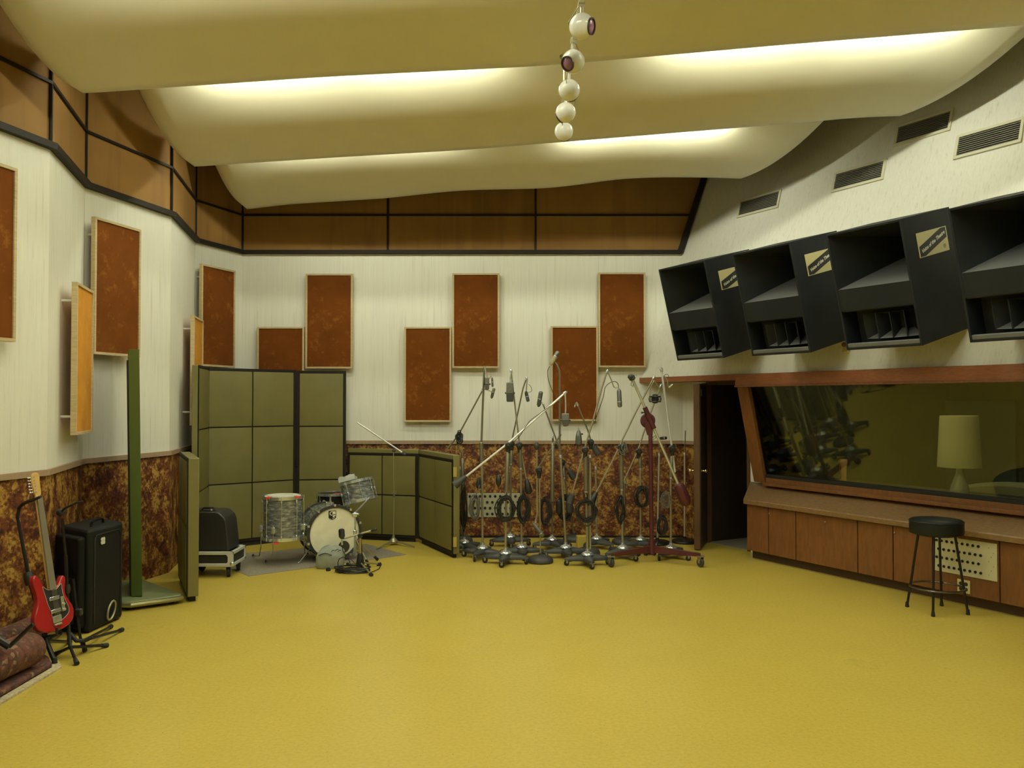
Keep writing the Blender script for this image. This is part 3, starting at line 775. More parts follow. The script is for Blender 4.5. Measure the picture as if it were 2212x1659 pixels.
# ------------------------------------------------------------------ theatre speaker cabinets
TS = R(15)
sup = ndir * math.sin(TS) + UP * math.cos(TS); sbk = -ndir * math.cos(TS) + UP * math.sin(TS)
SW, SH, SD = .665 * K, .945 * K, .600 * K
SLAB = ['speaker cabinet nearest the back wall', 'second speaker cabinet from the back wall', 'third speaker cabinet from the back wall, its whole label showing', 'speaker cabinet cut off by the right edge of the picture']
for k in range(4):
    a0 = (.950 + 1.022 * k) * K; o0 = .905 * K
    B = wp(a0, o0, 2.004 * K)
    def S(x, y, z): return B + vdir * x + sup * y + sbk * z
    t = thing('theatre_speaker', S(SW / 2, 0, SD / 2), 'large black ' + SLAB[k] + ', tilted down', 'speaker', 'row of speaker cabinets over the window')
    tw = .020
    y1, y2, y3 = .055 * SH, .335 * SH, .52 * SH        # lower opening bottom/top, horn shelf
    m = MB()
    m.slab(S(0, 0, 0), vdir * tw, sup * SH, sbk * SD); m.slab(S(SW - tw, 0, 0), vdir * tw, sup * SH, sbk * SD)
    m.slab(S(tw, SH - tw, 0), vdir * (SW - 2 * tw), sup * tw, sbk * SD); m.slab(S(tw, 0, 0), vdir * (SW - 2 * tw), sup * tw, sbk * SD)
    m.slab(S(tw, tw, SD - tw), vdir * (SW - 2 * tw), sup * (SH - 2 * tw), sbk * tw)
    obj('cabinet', m, M_SPK, t, bevel=.003)
    m = MB(); m.slab(S(tw, y2, .004), vdir * (SW - 2 * tw), sup * (y3 - y2), sbk * .03); obj('baffle', m, M_SPK, t)
    # bass horn: four flaring walls to the throat
    X0, X1, Y0, Y1 = tw, SW - tw, y3, SH - tw
    tx0, tx1, ty0, ty1, tz = .47 * SW, .60 * SW, y3 + .15 * SH, SH - .16 * SH, .88 * SD
    m = MB(); N = 8; rings = []
    for i in range(N + 1):
        s = i / N; e = 1 - (1 - s) ** 1.12; z = .008 + tz * s
        rings.append([S(X0 + (tx0 - X0) * e, Y0 + (ty0 - Y0) * e, z), S(X1 + (tx1 - X1) * e, Y0 + (ty0 - Y0) * e, z), S(X1 + (tx1 - X1) * e, Y1 + (ty1 - Y1) * e, z), S(X0 + (tx0 - X0) * e, Y1 + (ty1 - Y1) * e, z)])
    for i in range(N):
        for j in range(4):
            l = (j + 1) % 4
            m.quad(rings[i][j], rings[i][l], rings[i + 1][l], rings[i + 1][j], 1 if j == 0 else 0)
    m.quad(*rings[N], 2)
    obj('bass_horn', m, [M_SPK, M_SPKLIT, M_DARKIN], t, fixn=False)
    # lower bay with the multicell horn
    m = MB()
    m.slab(S(tw, tw, .20), vdir * (SW - 2 * tw), sup * (y2 - tw), sbk * .02)
    m.slab(S(tw, y2 - .012, .02), vdir * (SW - 2 * tw), sup * .012, sbk * .2)
    obj('bay', m, M_DARKIN, t)
    m = MB(); m.slab(S(tw, tw, .0), vdir * (SW - 2 * tw), sup * (y1 - tw), sbk * .03); obj('lower_rim', m, M_SPKLIT, t, bevel=.006)
    m = MB(); m2 = MB(); hx0, hx1 = .22 * SW, SW - .05
    arc = [(hx0 + (hx1 - hx0) * i / 10, .055 + .035 * (2 * i / 10 - 1) ** 2) for i in range(11)]
    zb2, zt2 = y1 + .018, y2 - .05
    for (xa, za), (xb_, zb3) in zip(arc[:-1], arc[1:]):      # horn floor and ceiling
        cx = (hx0 + hx1) / 2
        m.quad(S(xa, zb2, za), S(xb_, zb2, zb3), S(cx + (xb_ - cx) * .55, zb2 + .055, .195), S(cx + (xa - cx) * .55, zb2 + .055, .195), 0)
        m2.quad(S(xa, zt2, za), S(xb_, zt2, zb3), S(cx + (xb_ - cx) * .55, zt2 - .04, .195), S(cx + (xa - cx) * .55, zt2 - .04, .195))
    obj('horn_floor', m, [M_SPKLIT, M_SPK], t, fixn=False); obj('horn_ceiling', m2, M_SPK, t, fixn=False)
    for q in (0.0, .27, .54, .78, 1.0):
        i = q * 10; za = .055 + .035 * (2 * q - 1) ** 2; xa = hx0 + (hx1 - hx0) * q; xc = cx + (xa - cx) * .55
        m = MB(); m.hexa([S(xa - .005, zb2, za), S(xa + .005, zb2, za), S(xc + .005, zb2 + .03, .195), S(xc - .005, zb2 + .03, .195), S(xa - .005, zt2, za), S(xa + .005, zt2, za), S(xc + .005, zt2 - .03, .195), S(xc - .005, zt2 - .03, .195)])
        obj('horn_vane', m, M_SPK, t)
    # label on the right-hand side
    lw, lh = .62 * SD, .195 * SH
    Lb = S(SW + .0005, SH * .665, SD * .235)
    m = MB(); m.slab(Lb, sbk * lw, sup * lh, vdir * .003); lb = obj('label', m, M_LABEL, t, label='cream label with a black diagonal stripe')
    def L2(x, y, o=.0035): return Lb + sbk * (lw * x) + sup * (lh * y) + vdir * o
    m = MB(); m.add([L2(.03, .03), L2(.20, .03), L2(.97, .56), L2(.97, .97), L2(.80, .97), L2(.03, .44)], [(0, 1, 2, 3, 4, 5)]); obj('stripe', m, M_LABELBK, lb)
    ax = (sbk * lw * .77 + sup * lh * .53).normalized(); ay = vdir.cross(ax).normalized()
    if ay.dot(sup) < 0: ay = -ay
    obj('lettering', textmesh('Voice of the Theatre', .043, frame4(L2(.5, .5, .0045), ax, ay, vdir), .0004, .35, bold=.0012), M_LABELWH, lb)
    obj('emblem', textmesh('A', .022, frame4(L2(.86, .22, .0045), sbk, sup, vdir), .0004), M_LABELBK, lb)
    m = MB(); m.path([L2(.86, .22, .0045) + (sbk * math.cos(x) + sup * math.sin(x)) * .017 for x in [2 * PI * i / 16 for i in range(16)]], .0014, 4, closed=True); obj('emblem_ring', m, M_LABELBK, lb)

# ------------------------------------------------------------------ framed velvet panels on the walls
def wall_panel(lab, corner, ex, w, h, nrm, cloth, standoff, pegs=True, group='framed velvet wall panels'):
    t = thing('velvet_wall_panel', corner + ex * w / 2, lab, 'wall panel', group)
    fw, th = .024, .045
    c = corner + nrm * standoff
    m = MB()
    for u0, v0, u1, v1 in ((0, 0, w, fw), (0, h - fw, w, h), (0, fw, fw, h - fw), (w - fw, fw, w, h - fw)):
        m.slab(c + ex * u0 + UP * v0, ex * (u1 - u0), UP * (v1 - v0), nrm * th)
    obj('frame', m, M_PINE, t, bevel=.002)
    m = MB(); m.slab(c + ex * fw + UP * fw, ex * (w - 2 * fw), UP * (h - 2 * fw), nrm * (th - .012)); obj('velvet', m, cloth, t)
    for u in (.10, .90):
        for v in (.12, .88):
            m = MB(); b = c + ex * w * u + UP * h * v; m.tube(b - nrm * standoff, b, .011, n=8); obj('standoff_peg', m, M_TAGWH, t)
PW, PH = .55 * K, 1.108 * K
RL = {0: ('rust velvet panel partly behind the tall olive screen, leftmost on the back wall', 555, 706), 1: ('upright rust velvet panel just above the tall olive screen', 660, 591), 2: ('rust velvet panel over the low olive screen', 873, 706),
      3: ('upper rust velvet panel in the middle of the back wall', 977, 590), 4: ('rust velvet panel behind the tops of the microphone stands', 1190, 704), 5: ('upper rust velvet panel closest to the speaker cabinets', 1292.5, 588.5)}
for k, (lab, px, py) in RL.items():
    c = ad(px, py, D - .085); c.z -= PH
    c.y = D
    wall_panel(lab, c, V((1, 0, 0)), PW, PH, nb, M_RUST, .04)
def facet(i):
    a, b = LW[i], LW[i + 1]; d = (b - a).normalized(); return V((a.x, a.y, 0)), V((d.x, d.y, 0)), V((d.y, -d.x, 0)), (b - a).length
NF = len(LW) - 1
ZU = ad(660, 591, D - .085).z - PH; ZLo = ad(555, 706, D - .085).z - PH
for i, s0, zz, cloth, lab in ((NF - 1, -.03, ZU, M_RUST, 'rust velvet panel on the angled wall beside the back corner'), (NF - 2, .66, ZLo, M_RUST_SHEEN, 'narrow looking velvet panel with painted amber sheen behind the tall olive screen'),
                              (NF - 3, -.02, ZU, M_RUST, 'tall rust velvet panel above the upright green board'), (NF - 4, .34, ZLo, M_RUST_SHEEN, 'velvet panel with painted amber sheen, turned edge-on, left of the green board')):
    o, ex, nr, L_ = facet(i)
    wall_panel(lab, o + ex * s0 + UP * zz, ex, PW, PH, nr, cloth, .085)
o, ex, nr, L_ = facet(NF - 5)
# the one cut by the left edge: its far edge sits in picture column 32
pe = None
for i in range(200):
    q = o + ex * (L_ * (1 - i / 200)) + nr * .1
    x = IW / 2 + FPX * q.x / (q.y * math.cos(PITCH) + .6 * math.sin(PITCH))
    if x < 32: pe = L_ * (1 - i / 200); break
wall_panel('rust velvet panel cut off by the left edge of the picture', o + ex * ((pe or L_ * .7) - PW) + UP * ZU, ex, PW, PH, nr, M_RUST, .07)
# ------------------------------------------------------------------ padded sound screens
def pad_mesh(mb, o, ex, ey, nz, w, h, bulge=.022, n=7):
    b = len(mb.v)
    us = [0, .0, .035, .14, .32, .5, .68, .86, .965, 1, 1]; n = len(us)
    for j in range(n):
        for i in range(n):
            u, v = us[i], us[j]
            f = (1 - .45 * abs(2 * u - 1) ** 4) * (1 - .45 * abs(2 * v - 1) ** 4)
            if i in (0, n - 1) or j in (0, n - 1): f = -.1
            mb.v.append(o + ex * (w * u) + ey * (h * v) + nz * (bulge * f))
    for j in range(n - 1):
        for i in range(n - 1):
            mb.f.append([b + j * n + i, b + j * n + i + 1, b + (j + 1) * n + i + 1, b + (j + 1) * n + i]); mb.m.append(0)
def leaf(t, p0, p1, z0, z1, th, cols, rows, side, rim=0.0):
    # p0 -> p1 is the padded face line; side = direction the pads face
    e = (p1 - p0); e.z = 0; L_ = e.length; e.normalize(); nz = V((e.y, -e.x, 0))
    if nz.dot(side) < 0: nz = -nz
    lf = bpy.data.objects.new('leaf', MB().slab(V((p0.x, p0.y, z0)) - nz * th, e * L_, nz * (th - .012), UP * (z1 - z0)).mesh('leaf', V((p0.x, p0.y, 0)), [M_OLIVE2]))
    col.objects.link(lf); lf.location = V((p0.x, p0.y, 0)) - wloc(t); lf.parent = t
    bv = lf.modifiers.new('bevel', 'BEVEL'); bv.width = .008; bv.segments = 2
    cap = z1; z1 = z1 - rim
    fr = .028; fm = MB()
    for u0, v0, u1, v1 in ((0, 0, L_, fr), (0, z1 - z0 - fr, L_, z1 - z0), (0, fr, fr, z1 - z0 - fr), (L_ - fr, fr, L_, z1 - z0 - fr)):
        fm.slab(V((p0.x, p0.y, z0)) + e * u0 + UP * v0 - nz * .0125, e * (u1 - u0), UP * (v1 - v0), nz * .010)
    fm.slab(V((p0.x, p0.y, z0)) + e * fr + UP * fr - nz * .012, e * (L_ - 2 * fr), UP * (z1 - z0 - 2 * fr), nz * .003)
    obj('edging', fm, M_TRIMDK, lf)
    pw = (L_ - 2 * fr) / cols; ph = (z1 - z0 - 2 * fr) / rows; g = .008
    for c in range(cols):
        for r in range(rows):
            mb = MB(); pad_mesh(mb, V((p0.x, p0.y, z0)) + e * (fr + c * pw + g) + UP * (fr + r * ph + g) - nz * .009, e, UP, nz, pw - 2 * g, ph - 2 * g)
            obj('pad', mb, M_OLIVE, lf, ang=80)
    m = MB(); m.slab(V((p0.x, p0.y, .0)) - nz * (th - .02) + e * .05, e * (L_ - .1), nz * (th - .05), UP * z0); obj('foot_rail', m, M_RUBBER, lf)
    return lf, e, nz

# tall three-leaf screen behind the drums
zt = 1.95 * K
B0 = hp(443, 1190, 0); B1 = hp(638, 1168, 0)
t = thing('folding_screen', (B0 + B1) / 2, 'tall olive three-leaf padded screen standing behind the drum kit', 'screen', 'padded sound screens')
leaf(t, B0, B1, .06, zt, .09, 2, 3, V((0, -1, 0)))
C0 = B1 + V((.012, -.004, 0)); C1 = V((ad(747, 900, D - .17).x, D - .17, 0))
leaf(t, C0, C1, .06, zt - .01, .075, 1, 3, V((0, -1, 0)))
A1 = B0 + V((.05, -.03, 0)); A0 = V((ad(430, 850, 8.2 * K).x, 8.2 * K, 0))
leaf(t, A0, A1, .06, zt, .075, 1, 3, V((1, 0, 0)))
m = MB(); m.slab(B1 + V((-.012, -.006, .07)), V((.036, 0, 0)), V((0, .03, 0)), UP * (zt - .08)); obj('joint_strip', m, M_TRIMDK, t)
for z in (.35, 1.0, 1.75):
    m = MB(); m.tube(B1 + V((.012, -.012, z - .05)), B1 + V((.012, -.012, z + .05)), .012, n=8); obj('hinge', m, M_TRIMDK, t)
# low two-leaf screen right of the drums
zt = 1.045 * K; LR = .05
D0 = V((ad(750, 1060, D - .12).x, D - .12, 0)); D1 = hp(902, 1172, 0); E1 = hp(977, 1207, 0)
t = thing('folding_screen', D1, 'low olive two-leaf padded screen between the drum kit and the microphone stands', 'screen', 'padded sound screens')
leaf(t, D0, D1, .05, zt, .07, 2, 2, V((0, -1, 0)), LR)
lf, e, nz = leaf(t, D1 + V((.008, -.010, 0)), E1, .05, zt, .09, 2, 2, V((-1, -1, 0)), LR)
for z in (.19, .98):
    m = MB(); m.box(E1 + V((.03, -.005, 0)) + UP * z - nz * .0 , (.04, .012, .11)); obj('hinge', m, M_BRASSHINGE, t, label='brass hinge plate')
# low screen seen end-on, left
F0 = hp(427, 1303, 0); 
t = thing('folding_screen', F0, 'low olive padded screen seen end-on beside the upright green board', 'screen', 'padded sound screens')
dF = V((-.43, .90, 0)).normalized(); zt = 1.16 * K * .985
P0 = hp(403, 1303, 0); lw_ = (F0 - P0).x
m_th = .105
leaf(t, F0 - V((m_th, 0, 0)) + dF * .0, F0 - V((m_th, 0, 0)) + dF * 1.0, .05, zt, m_th, 2, 2, V((-1, -.3, 0)))
# ------------------------------------------------------------------ upright green board on its rolling base
g0 = hp(283, 1312, 0); g1 = hp(308, 1308, 0)
t = thing('upright_green_board', g0, 'tall narrow-looking green board seen edge-on, fixed upright on a low platform base', 'board')
dG = V((-.42, .90, 0)).normalized(); nG = V((dG.y, -dG.x, 0))
gl0 = V((g0.x - .018, g0.y, 0)); th = (g1 - g0).x * .95 + .03
lean_ = V((-.045, 0, 0))
m = MB(); b0 = gl0 + UP * .085 + V((0, .04, 0))
zg = 2.0 * K
m.hexa([b0, b0 + V((th, 0, 0)), b0 + V((th, 0, 0)) + dG * .58, b0 + dG * .58, b0 + lean_ + UP * (zg - .085), b0 + lean_ + V((th, 0, 0)) + UP * (zg - .085), b0 + lean_ + V((th, 0, 0)) + dG * .58 + UP * (zg - .085), b0 + lean_ + dG * .58 + UP * (zg - .085)])
obj('board', m, M_GREEN, t, bevel=.004)
m = MB(); m.slab(b0 - V((.018, -.012, 0)) + UP * .02, V((.016, 0, 0)), dG * .56, UP * (zg - .2) + lean_); obj('back_lining', m, M_DARKIN, t)
c0, c1 = hp(268, 1322, 0), hp(397, 1304, 0)
e = (c1 - c0).normalized(); W_ = (c1 - c0).length
outl = [(0, .05), (.05, 0), (W_ - .06, 0), (W_ - .015, .02), (W_, .07), (W_, .96), (.30, .96), (.04, .50)]
eb = V((-e.y, e.x, 0)); eb = (eb * .93 + V((-.35, 0, 0)) * .6).normalized()
m = MB(); m.prism(outl, V((c0.x, c0.y, .025)), e, eb, UP * .055); obj('platform', m, M_GREENFLR, t, bevel=.006)
m = MB(); P = [V((c0.x, c0.y, .052)) + e * x + eb * y for x, y in outl[:5]]
m.path([p - eb * .004 for p in P], .022, 8); obj('edge_bumper', m, mat('olive_metal_edge', (.32, .30, .14), .3, .6), t)
m = MB()
for x, y in ((.06, .1), (W_ - .06, .1), (.06, .9), (W_ - .06, .9)): 
    obj('glide', MB().tube(V((c0.x, c0.y, 0)) + e * x + eb * y, V((c0.x, c0.y, .03)) + e * x + eb * y, .025, n=12), M_RUBBER, t)

# ------------------------------------------------------------------ amplifier case on a flight-case dolly
def caster(t, c, r, w, ax, mt=M_RUBBER, fork=M_STEEL, h=None):
    # wheel axis ax (horizontal); c on the floor below the wheel; h = height of the plate above
    h = h or r * 2.4; ax = V(ax).normalized(); wc = V((c.x, c.y, r))
    o = obj('caster', MB().lathe([(r * .35, -w * .5), (r * .9, -w * .5), (r, -w * .3), (r, w * .3), (r * .9, w * .5), (r * .35, w * .5)], wc, ax, 16), mt, t)
    m = MB()
    up = V((0, 0, h)) + V((c.x, c.y, 0))
    m.hexa([wc + ax * s * (w * .5 + .004) + q for s in (1,) for q in (V((0, 0, -r * .2)) - ax.cross(UP) * r * .25, V((0, 0, -r * .2)) + ax.cross(UP) * r * .25, V((0, 0, -r * .2)) + ax.cross(UP) * r * .25 + ax * .004, V((0, 0, -r * .2)) - ax.cross(UP) * r * .25 + ax * .004)] +
           [up + ax * (w * .5 + .004) + q - UP * .006 for q in (-ax.cross(UP) * r * .6, ax.cross(UP) * r * .6, ax.cross(UP) * r * .6 + ax * .004, -ax.cross(UP) * r * .6 + ax * .004)])
    m.hexa([wc - ax * (w * .5 + .008) + q for q in (V((0, 0, -r * .2)) - ax.cross(UP) * r * .25, V((0, 0, -r * .2)) + ax.cross(UP) * r * .25, V((0, 0, -r * .2)) + ax.cross(UP) * r * .25 + ax * .004, V((0, 0, -r * .2)) - ax.cross(UP) * r * .25 + ax * .004)] +
           [up - ax * (w * .5 + .008) + q - UP * .006 for q in (-ax.cross(UP) * r * .6, ax.cross(UP) * r * .6, ax.cross(UP) * r * .6 + ax * .004, -ax.cross(UP) * r * .6 + ax * .004)])
    m.box(up - UP * .004, (r * 1.5, r * 1.5, .008))
    obj('fork', m, fork, o)
    return o
dF0 = hp(497, 1247, 0)                        # front right wheel on the floor
dW, dDp = .50, .42
t = thing('flight_case_dolly', V((dF0.x - dW / 2, dF0.y + dDp / 2, 0)), 'low aluminium edged dolly on four black casters under the black amplifier', 'dolly')
x1, y0 = dF0.x + .035, dF0.y - .03
zd0, zd1 = .10 * K, ad(470, 1192, y0).z
c = V((x1 - dW / 2, y0 + dDp / 2, (zd0 + zd1) / 2)); 
m = MB(); m.box(c, (dW - .02, dDp - .02, zd1 - zd0 - .04)); obj('tray', m, M_BLACK, t)
m = MB()
hh = zd1 - zd0; q = .032
for z in (zd0 + q / 2, zd1 - q / 2):
    for s in (-1, 1):
        m.box((c.x, c.y + s * (dDp / 2 - q / 2), z), (dW, q, q)); m.box((c.x + s * (dW / 2 - q / 2), c.y, z), (q, dDp, q))
for sx in (-1, 1):
    for sy in (-1, 1): m.box((c.x + sx * (dW / 2 - q / 2), c.y + sy * (dDp / 2 - q / 2), c.z), (q, q, hh))
obj('edging', m, M_ALU, t, bevel=.004)
for sx in (-1, 1):
    m = MB(); m.prism([(0, 0), (.09, 0), (.05, .05), (.05, hh - .05), (.09, hh), (0, hh)], V((c.x + sx * (dW / 2 + .001), c.y - dDp / 2 - .004, zd0)), V((-sx, 0, 0)), UP, V((0, .004, 0))); obj('corner_plate', m, M_ALU, t)
    m = MB(); m.sphere((c.x + sx * (dW / 2 - .005), c.y - dDp / 2 - .002, zd0 + .03), .024, 10); obj('ball_corner', m, M_CHROME, t)
for sx in (-1, 1):
    for sy in (-1, 1): caster(t, V((c.x + sx * (dW / 2 - .06), c.y + sy * (dDp / 2 - .06), 0)), .048 * K, .035, (1, .25 * sx, 0), h=zd0)
t = thing('amplifier', (c.x, c.y, zd1), 'black amplifier cabinet with sloped front corner standing on the aluminium dolly', 'amplifier')
za1 = ad(470, 1101, c.y).z; aw, adp = .42, .34
yb = c.y - adp / 2
hA = za1 - zd1
out = [(0, 0), (aw, 0), (aw - .012, hA * .35), (aw - .03, hA * .74), (aw - .05, hA * .86), (aw - .10, hA * .97), (aw - .14, hA), (0, hA)]
m = MB(); m.prism(out, V((c.x + dW / 2 - .055 - aw, yb, zd1)), V((1, 0, 0)), UP, V((0, adp, 0))); obj('cabinet', m, M_BLACK, t, bevel=.010, ang=20)
m = MB(); bx = c.x + dW / 2 - .055 - aw; m.path([(bx + .10, yb + .12, za1), (bx + .12, yb + .12, za1 + .025), (bx + .22, yb + .12, za1 + .025), (bx + .24, yb + .12, za1)], .009, 8); obj('carry_handle', m, M_BLACKM, t)
m = MB(); m.box((bx + .17, yb + .06, za1 + .004), (.18, .05, .006)); obj('control_plate', m, M_BLACKM, t)
m = MB(); m.lathe([(.014, 0), (.013, .016), (.002, .018)], (bx + .22, yb + .06, za1 + .006), (0, 0, 1), 12); obj('knob', m, M_CHROME, t)

# ------------------------------------------------------------------ carpet and drum kit
cs = [hp(537, 1245), hp(878, 1199), hp(792, 1175.5), hp(640, 1186), hp(504, 1198), hp(498, 1229)]
m = MB(); m.prism([(p.x, p.y) for p in cs], (0, 0, .0005), V((1, 0, 0)), V((0, 1, 0)), UP * .003)
tag(obj('drum_carpet', m, M_MAT), 'grey brown carpet offcut lying under the drum kit', 'rug')

def lugs(t, c, ax, R_, z0, z1, n, ph=0, size=.012, rods=True, ref=None, split=False):
    ax = V(ax).normalized(); x = V(ref).normalized() if ref else ax.orthogonal().normalized(); y = ax.cross(x)
    for k in range(n):
        an = 2 * PI * k / n + ph; d = x * math.cos(an) + y * math.sin(an)
        m = MB()
        for zz in ((z0 + .045, z1 - .045) if split else ((z0 + z1) / 2,)):
            p = V(c) + ax * zz + d * (R_ + size * .5); m.sphere(p, size, 8); m.tube(p - ax * size * 1.6, p + ax * size * 1.6, size * .62, n=8)
        if rods: m.tube(V(c) + ax * (z0 - .004) + d * (R_ + size), V(c) + ax * (z1 + .004) + d * (R_ + size), .0035, n=6)
        obj('tension_lug', m, M_CHROME, t)
def hoop(R_, w, h): return [(R_, 0), (R_ + w, 0), (R_ + w, h), (R_, h)]
def ring(mb, c, ax, r0, r1, h0, h1, n=40, mi=0):
    mb.lathe_open = None
    a = V(ax).normalized(); x = a.orthogonal().normalized(); y = a.cross(x); b = len(mb.v)
    for r, h in ((r0, h0), (r1, h0), (r1, h1), (r0, h1)):
        for k in range(n): an = 2 * PI * k / n; mb.v.append(V(c) + a * h + (x * math.cos(an) + y * math.sin(an)) * r)
    for i in range(4):
        for k in range(n):
            l = (k + 1) % n; j = (i + 1) % 4; mb.f.append([b + i * n + k, b + i * n + l, b + j * n + l, b + j * n + k]); mb.m.append(mi)
    return mb
def tubeshell(c, ax, r, h, n=40):
    return MB().lathe([(r - .006, 0), (r, .002), (r, h - .002), (r - .006, h)], c, ax, n)
# floor tom
ftY = 8.20 * K
cx = ad(611, 1110, ftY).x; zt1, zt0 = ad(611, 1071, ftY).z, ad(611, 1163, ftY).z
rF = (ad(655, 1100, ftY).x - ad(567, 1100, ftY).x) / 2 - .012
t = thing('floor_tom', (cx, ftY, 0), 'grey pearl floor tom on three bent legs, leftmost drum of the kit', 'drum', 'drums of the kit')
obj('shell', tubeshell((cx, ftY, zt0), UP, rF - .004, zt1 - zt0), M_PEARL, t)
for z, lab in ((zt1 - .028, 1), (zt0 - .004, 0)):
    o = obj('hoop', ring(MB(), (cx, ftY, z), UP, rF - .002, rF + .011, 0, .034), M_CHROME, t)
m = MB(); m.lathe([(rF - .004, zt1 - .012), (rF - .02, zt1 + .002), (.01, zt1 + .003)], (cx, ftY, 0), UP, 40); obj('drum_head', m, M_HEADWH, t)
m = MB(); m.lathe([(rF - .004, -.004), (.01, -.003)], (cx, ftY, zt0), UP, 40); obj('drum_head', m, M_HEAD, t)
m = MB(); ring(m, (cx - .01, ftY + .02, zt1 + .004), UP, .115, .165, 0, .006); obj('damping_ring', m, M_HEADWH, t)
lugs(t, (cx, ftY, 0), UP, rF, zt0, zt1, 8, .2, .012, True, (1, 0, 0), True)
for k, (an, fx, fy) in enumerate(((-2.75, 547, 1204), (-1.75, 575, 1217), (.2, 664, 1200))):
    a = V((math.cos(an), math.sin(an), 0)); f = hp(fx, fy)
    p = V((cx, ftY, 0)) + a * (rF + .018)
    m = MB(); m.path([p + UP * (zt0 + .17), p + UP * (zt0 - .08), V((p.x * .8 + f.x * .2, p.y * .8 + f.y * .2, .085)), V((f.x, f.y, .014))], .0055, 8); lg = obj('leg', m, M_STEEL, t)
    m = MB(); m.lathe([(.012, 0), (.014, .012), (.009, .026)], (f.x, f.y, .011), UP, 10); obj('rubber_foot', m, M_RUBBER, lg)
    m = MB(); m.box(p + UP * (zt0 + .12) - a * .004, (.04, .04, .07)); obj('leg_bracket', m, M_CHROME, t, bevel=.006)
for an, z in ((-2.1, zt1 + .004), (-.5, zt1 + .004), (-1.62, zt0 - .012)):
    a = V((math.cos(an), math.sin(an), 0)); s = V((-a.y, a.x, 0))
    m = MB(); m.slab(V((cx, ftY, z)) + a * (rF - .03) - s * .025, s * .05, a * .046, UP * .004 + a * .0); m.slab(V((cx, ftY, z - .018)) + a * (rF + .0115) - s * .025, s * .05, a * .003, UP * .02); obj('red_tape', m, M_REDTAPE, t)

# bass drum
bF = ad(722.3, 1155, 8.32 * K); rB = .272 * K
bF = V((bF.x, bF.y, rB + .012)); bdir = V((-.20, .36, 0)).normalized(); bL = .355 * K
t = thing('bass_drum', (bF.x, bF.y, 0), 'grey pearl bass drum with a shield badge on its cream front head', 'drum', 'drums of the kit')
obj('shell', tubeshell(bF, bdir, rB - .012, bL, 56), M_PEARL, t)
for z in (-.022, bL - .022): obj('hoop', ring(MB(), bF + bdir * z, bdir, rB - .024, rB, 0, .045, 56), M_HOOP, t)
m = MB(); m.lathe([(rB - .022, -.004), (.005, -.009)], bF, bdir, 56); obj('front_head', m, M_HEAD, t, label='aged cream front drumhead')
m = MB(); m.lathe([(rB - .022, bL + .004), (.005, bL + .009)], bF, bdir, 56); obj('batter_head', m, M_HEADWH, t)
bx_ = V((bdir.y, -bdir.x, 0)); 
def BH(px, py, o=.0): 
    q = on(px, py, bF - bdir * (.010 + o), bdir); return q
pc = BH(742.8, 1181); m = MB(); m.lathe([(.066, 0), (.066, .001), (.001, .0015)], pc, -bdir, 28); obj('port_hole', m, mat('dark_port', (.045, .040, .022), .8), t)
# shield badge
sc0 = BH(718, 1113, .001); sw, sh = .043, .050
sh_out = [(-sw, sh), (sw, sh), (sw, -sh * .55), (0, -sh), (-sw, -sh * .55)]
bg = obj('badge', MB().prism(sh_out, sc0, bx_, UP, -bdir * .001), M_LABELBK, t, label='black and cream shield badge')
kk = .86
m = MB(); m.prism([(0.002, sh * kk), (sw * kk, sh * kk), (sw * kk, -sh * .50), (0.002, -sh * kk)], sc0 - bdir * .001, bx_, UP, -bdir * .0008); obj('light_half', m, M_HEAD, bg)
obj('lettering', textmesh('C', .062, frame4(sc0 - bdir * .0025 + UP * .018 - bx_ * .012, bx_, UP, -bdir), .0002, bold=.0015), M_HEAD, bg)
obj('lettering', textmesh('G', .062, frame4(sc0 - bdir * .0028 - UP * .014 + bx_ * .016, bx_, UP, -bdir), .0002, bold=.001), M_LABELBK, bg)
y_ = bx_
for k in range(10):
    an = 2 * PI * (k + .5) / 10; d = y_ * math.cos(an) + UP * math.sin(an)
    m = MB()
    for z in (.10, bL - .10):
        p = bF + bdir * z + d * (rB - .002); m.sphere(p, .013, 8); m.tube(p - bdir * .022, p + bdir * .022, .008, n=8)
    m.tube(bF - bdir * .02 + d * (rB + .010), bF + bdir * (bL + .02) + d * (rB + .010), .004, n=6)
    for z in (-.026, bL + .012): m.box(bF + bdir * z + d * (rB + .004), (.022, .018, .026))
    obj('tension_lug', m, M_CHROME, t)
for s in (-1, 1):
    p = bF + bdir * .10 + (y_ * s * .82 - UP * .57).normalized() * (rB - .01); f = V((p.x + s * .10, p.y - .12, .006))
    m = MB(); m.tube(p, f, .006, n=8); m.sphere(f + UP * .006, .010, 8); obj('spur', m, M_CHROME, t)
# mounted tom, tilted
tmY = 8.60 * K
tc = ad(774, 1061, tmY); tax = V((-.24, .10, .97)).normalized(); rT, hT = .170 * K, .205 * K
tb = tc - tax * hT / 2
t = thing('mounted_tom', tc, 'grey pearl tom tilted above the bass drum with a folded towel on it', 'drum', 'drums of the kit')
obj('shell', tubeshell(tb, tax, rT - .008, hT), M_PEARL, t)
for z in (-.012, hT - .020): obj('hoop', ring(MB(), tb + tax * z, tax, rT - .006, rT + .006, 0, .032), M_CHROME, t)
m = MB(); m.lathe([(rT - .008, hT - .004), (.01, hT)], tb, tax, 40); obj('drum_head', m, M_HEADWH, t)
m = MB(); m.lathe([(rT - .008, .003), (.01, -.002)], tb, tax, 40); obj('drum_head', m, M_HEAD, t)
lugs(t, tb, tax, rT - .004, 0, hT, 8, .35, .011)
m = MB(); pbd = bF + bdir * .17 + UP * (rB - .01); m.path([pbd, pbd + UP * .10, tb + tax * .06 + V((-.10, .16, 0))], .012, 8); m.box(pbd + UP * .01, (.07, .07, .03)); obj('mount_arm', m, M_CHROME, t)
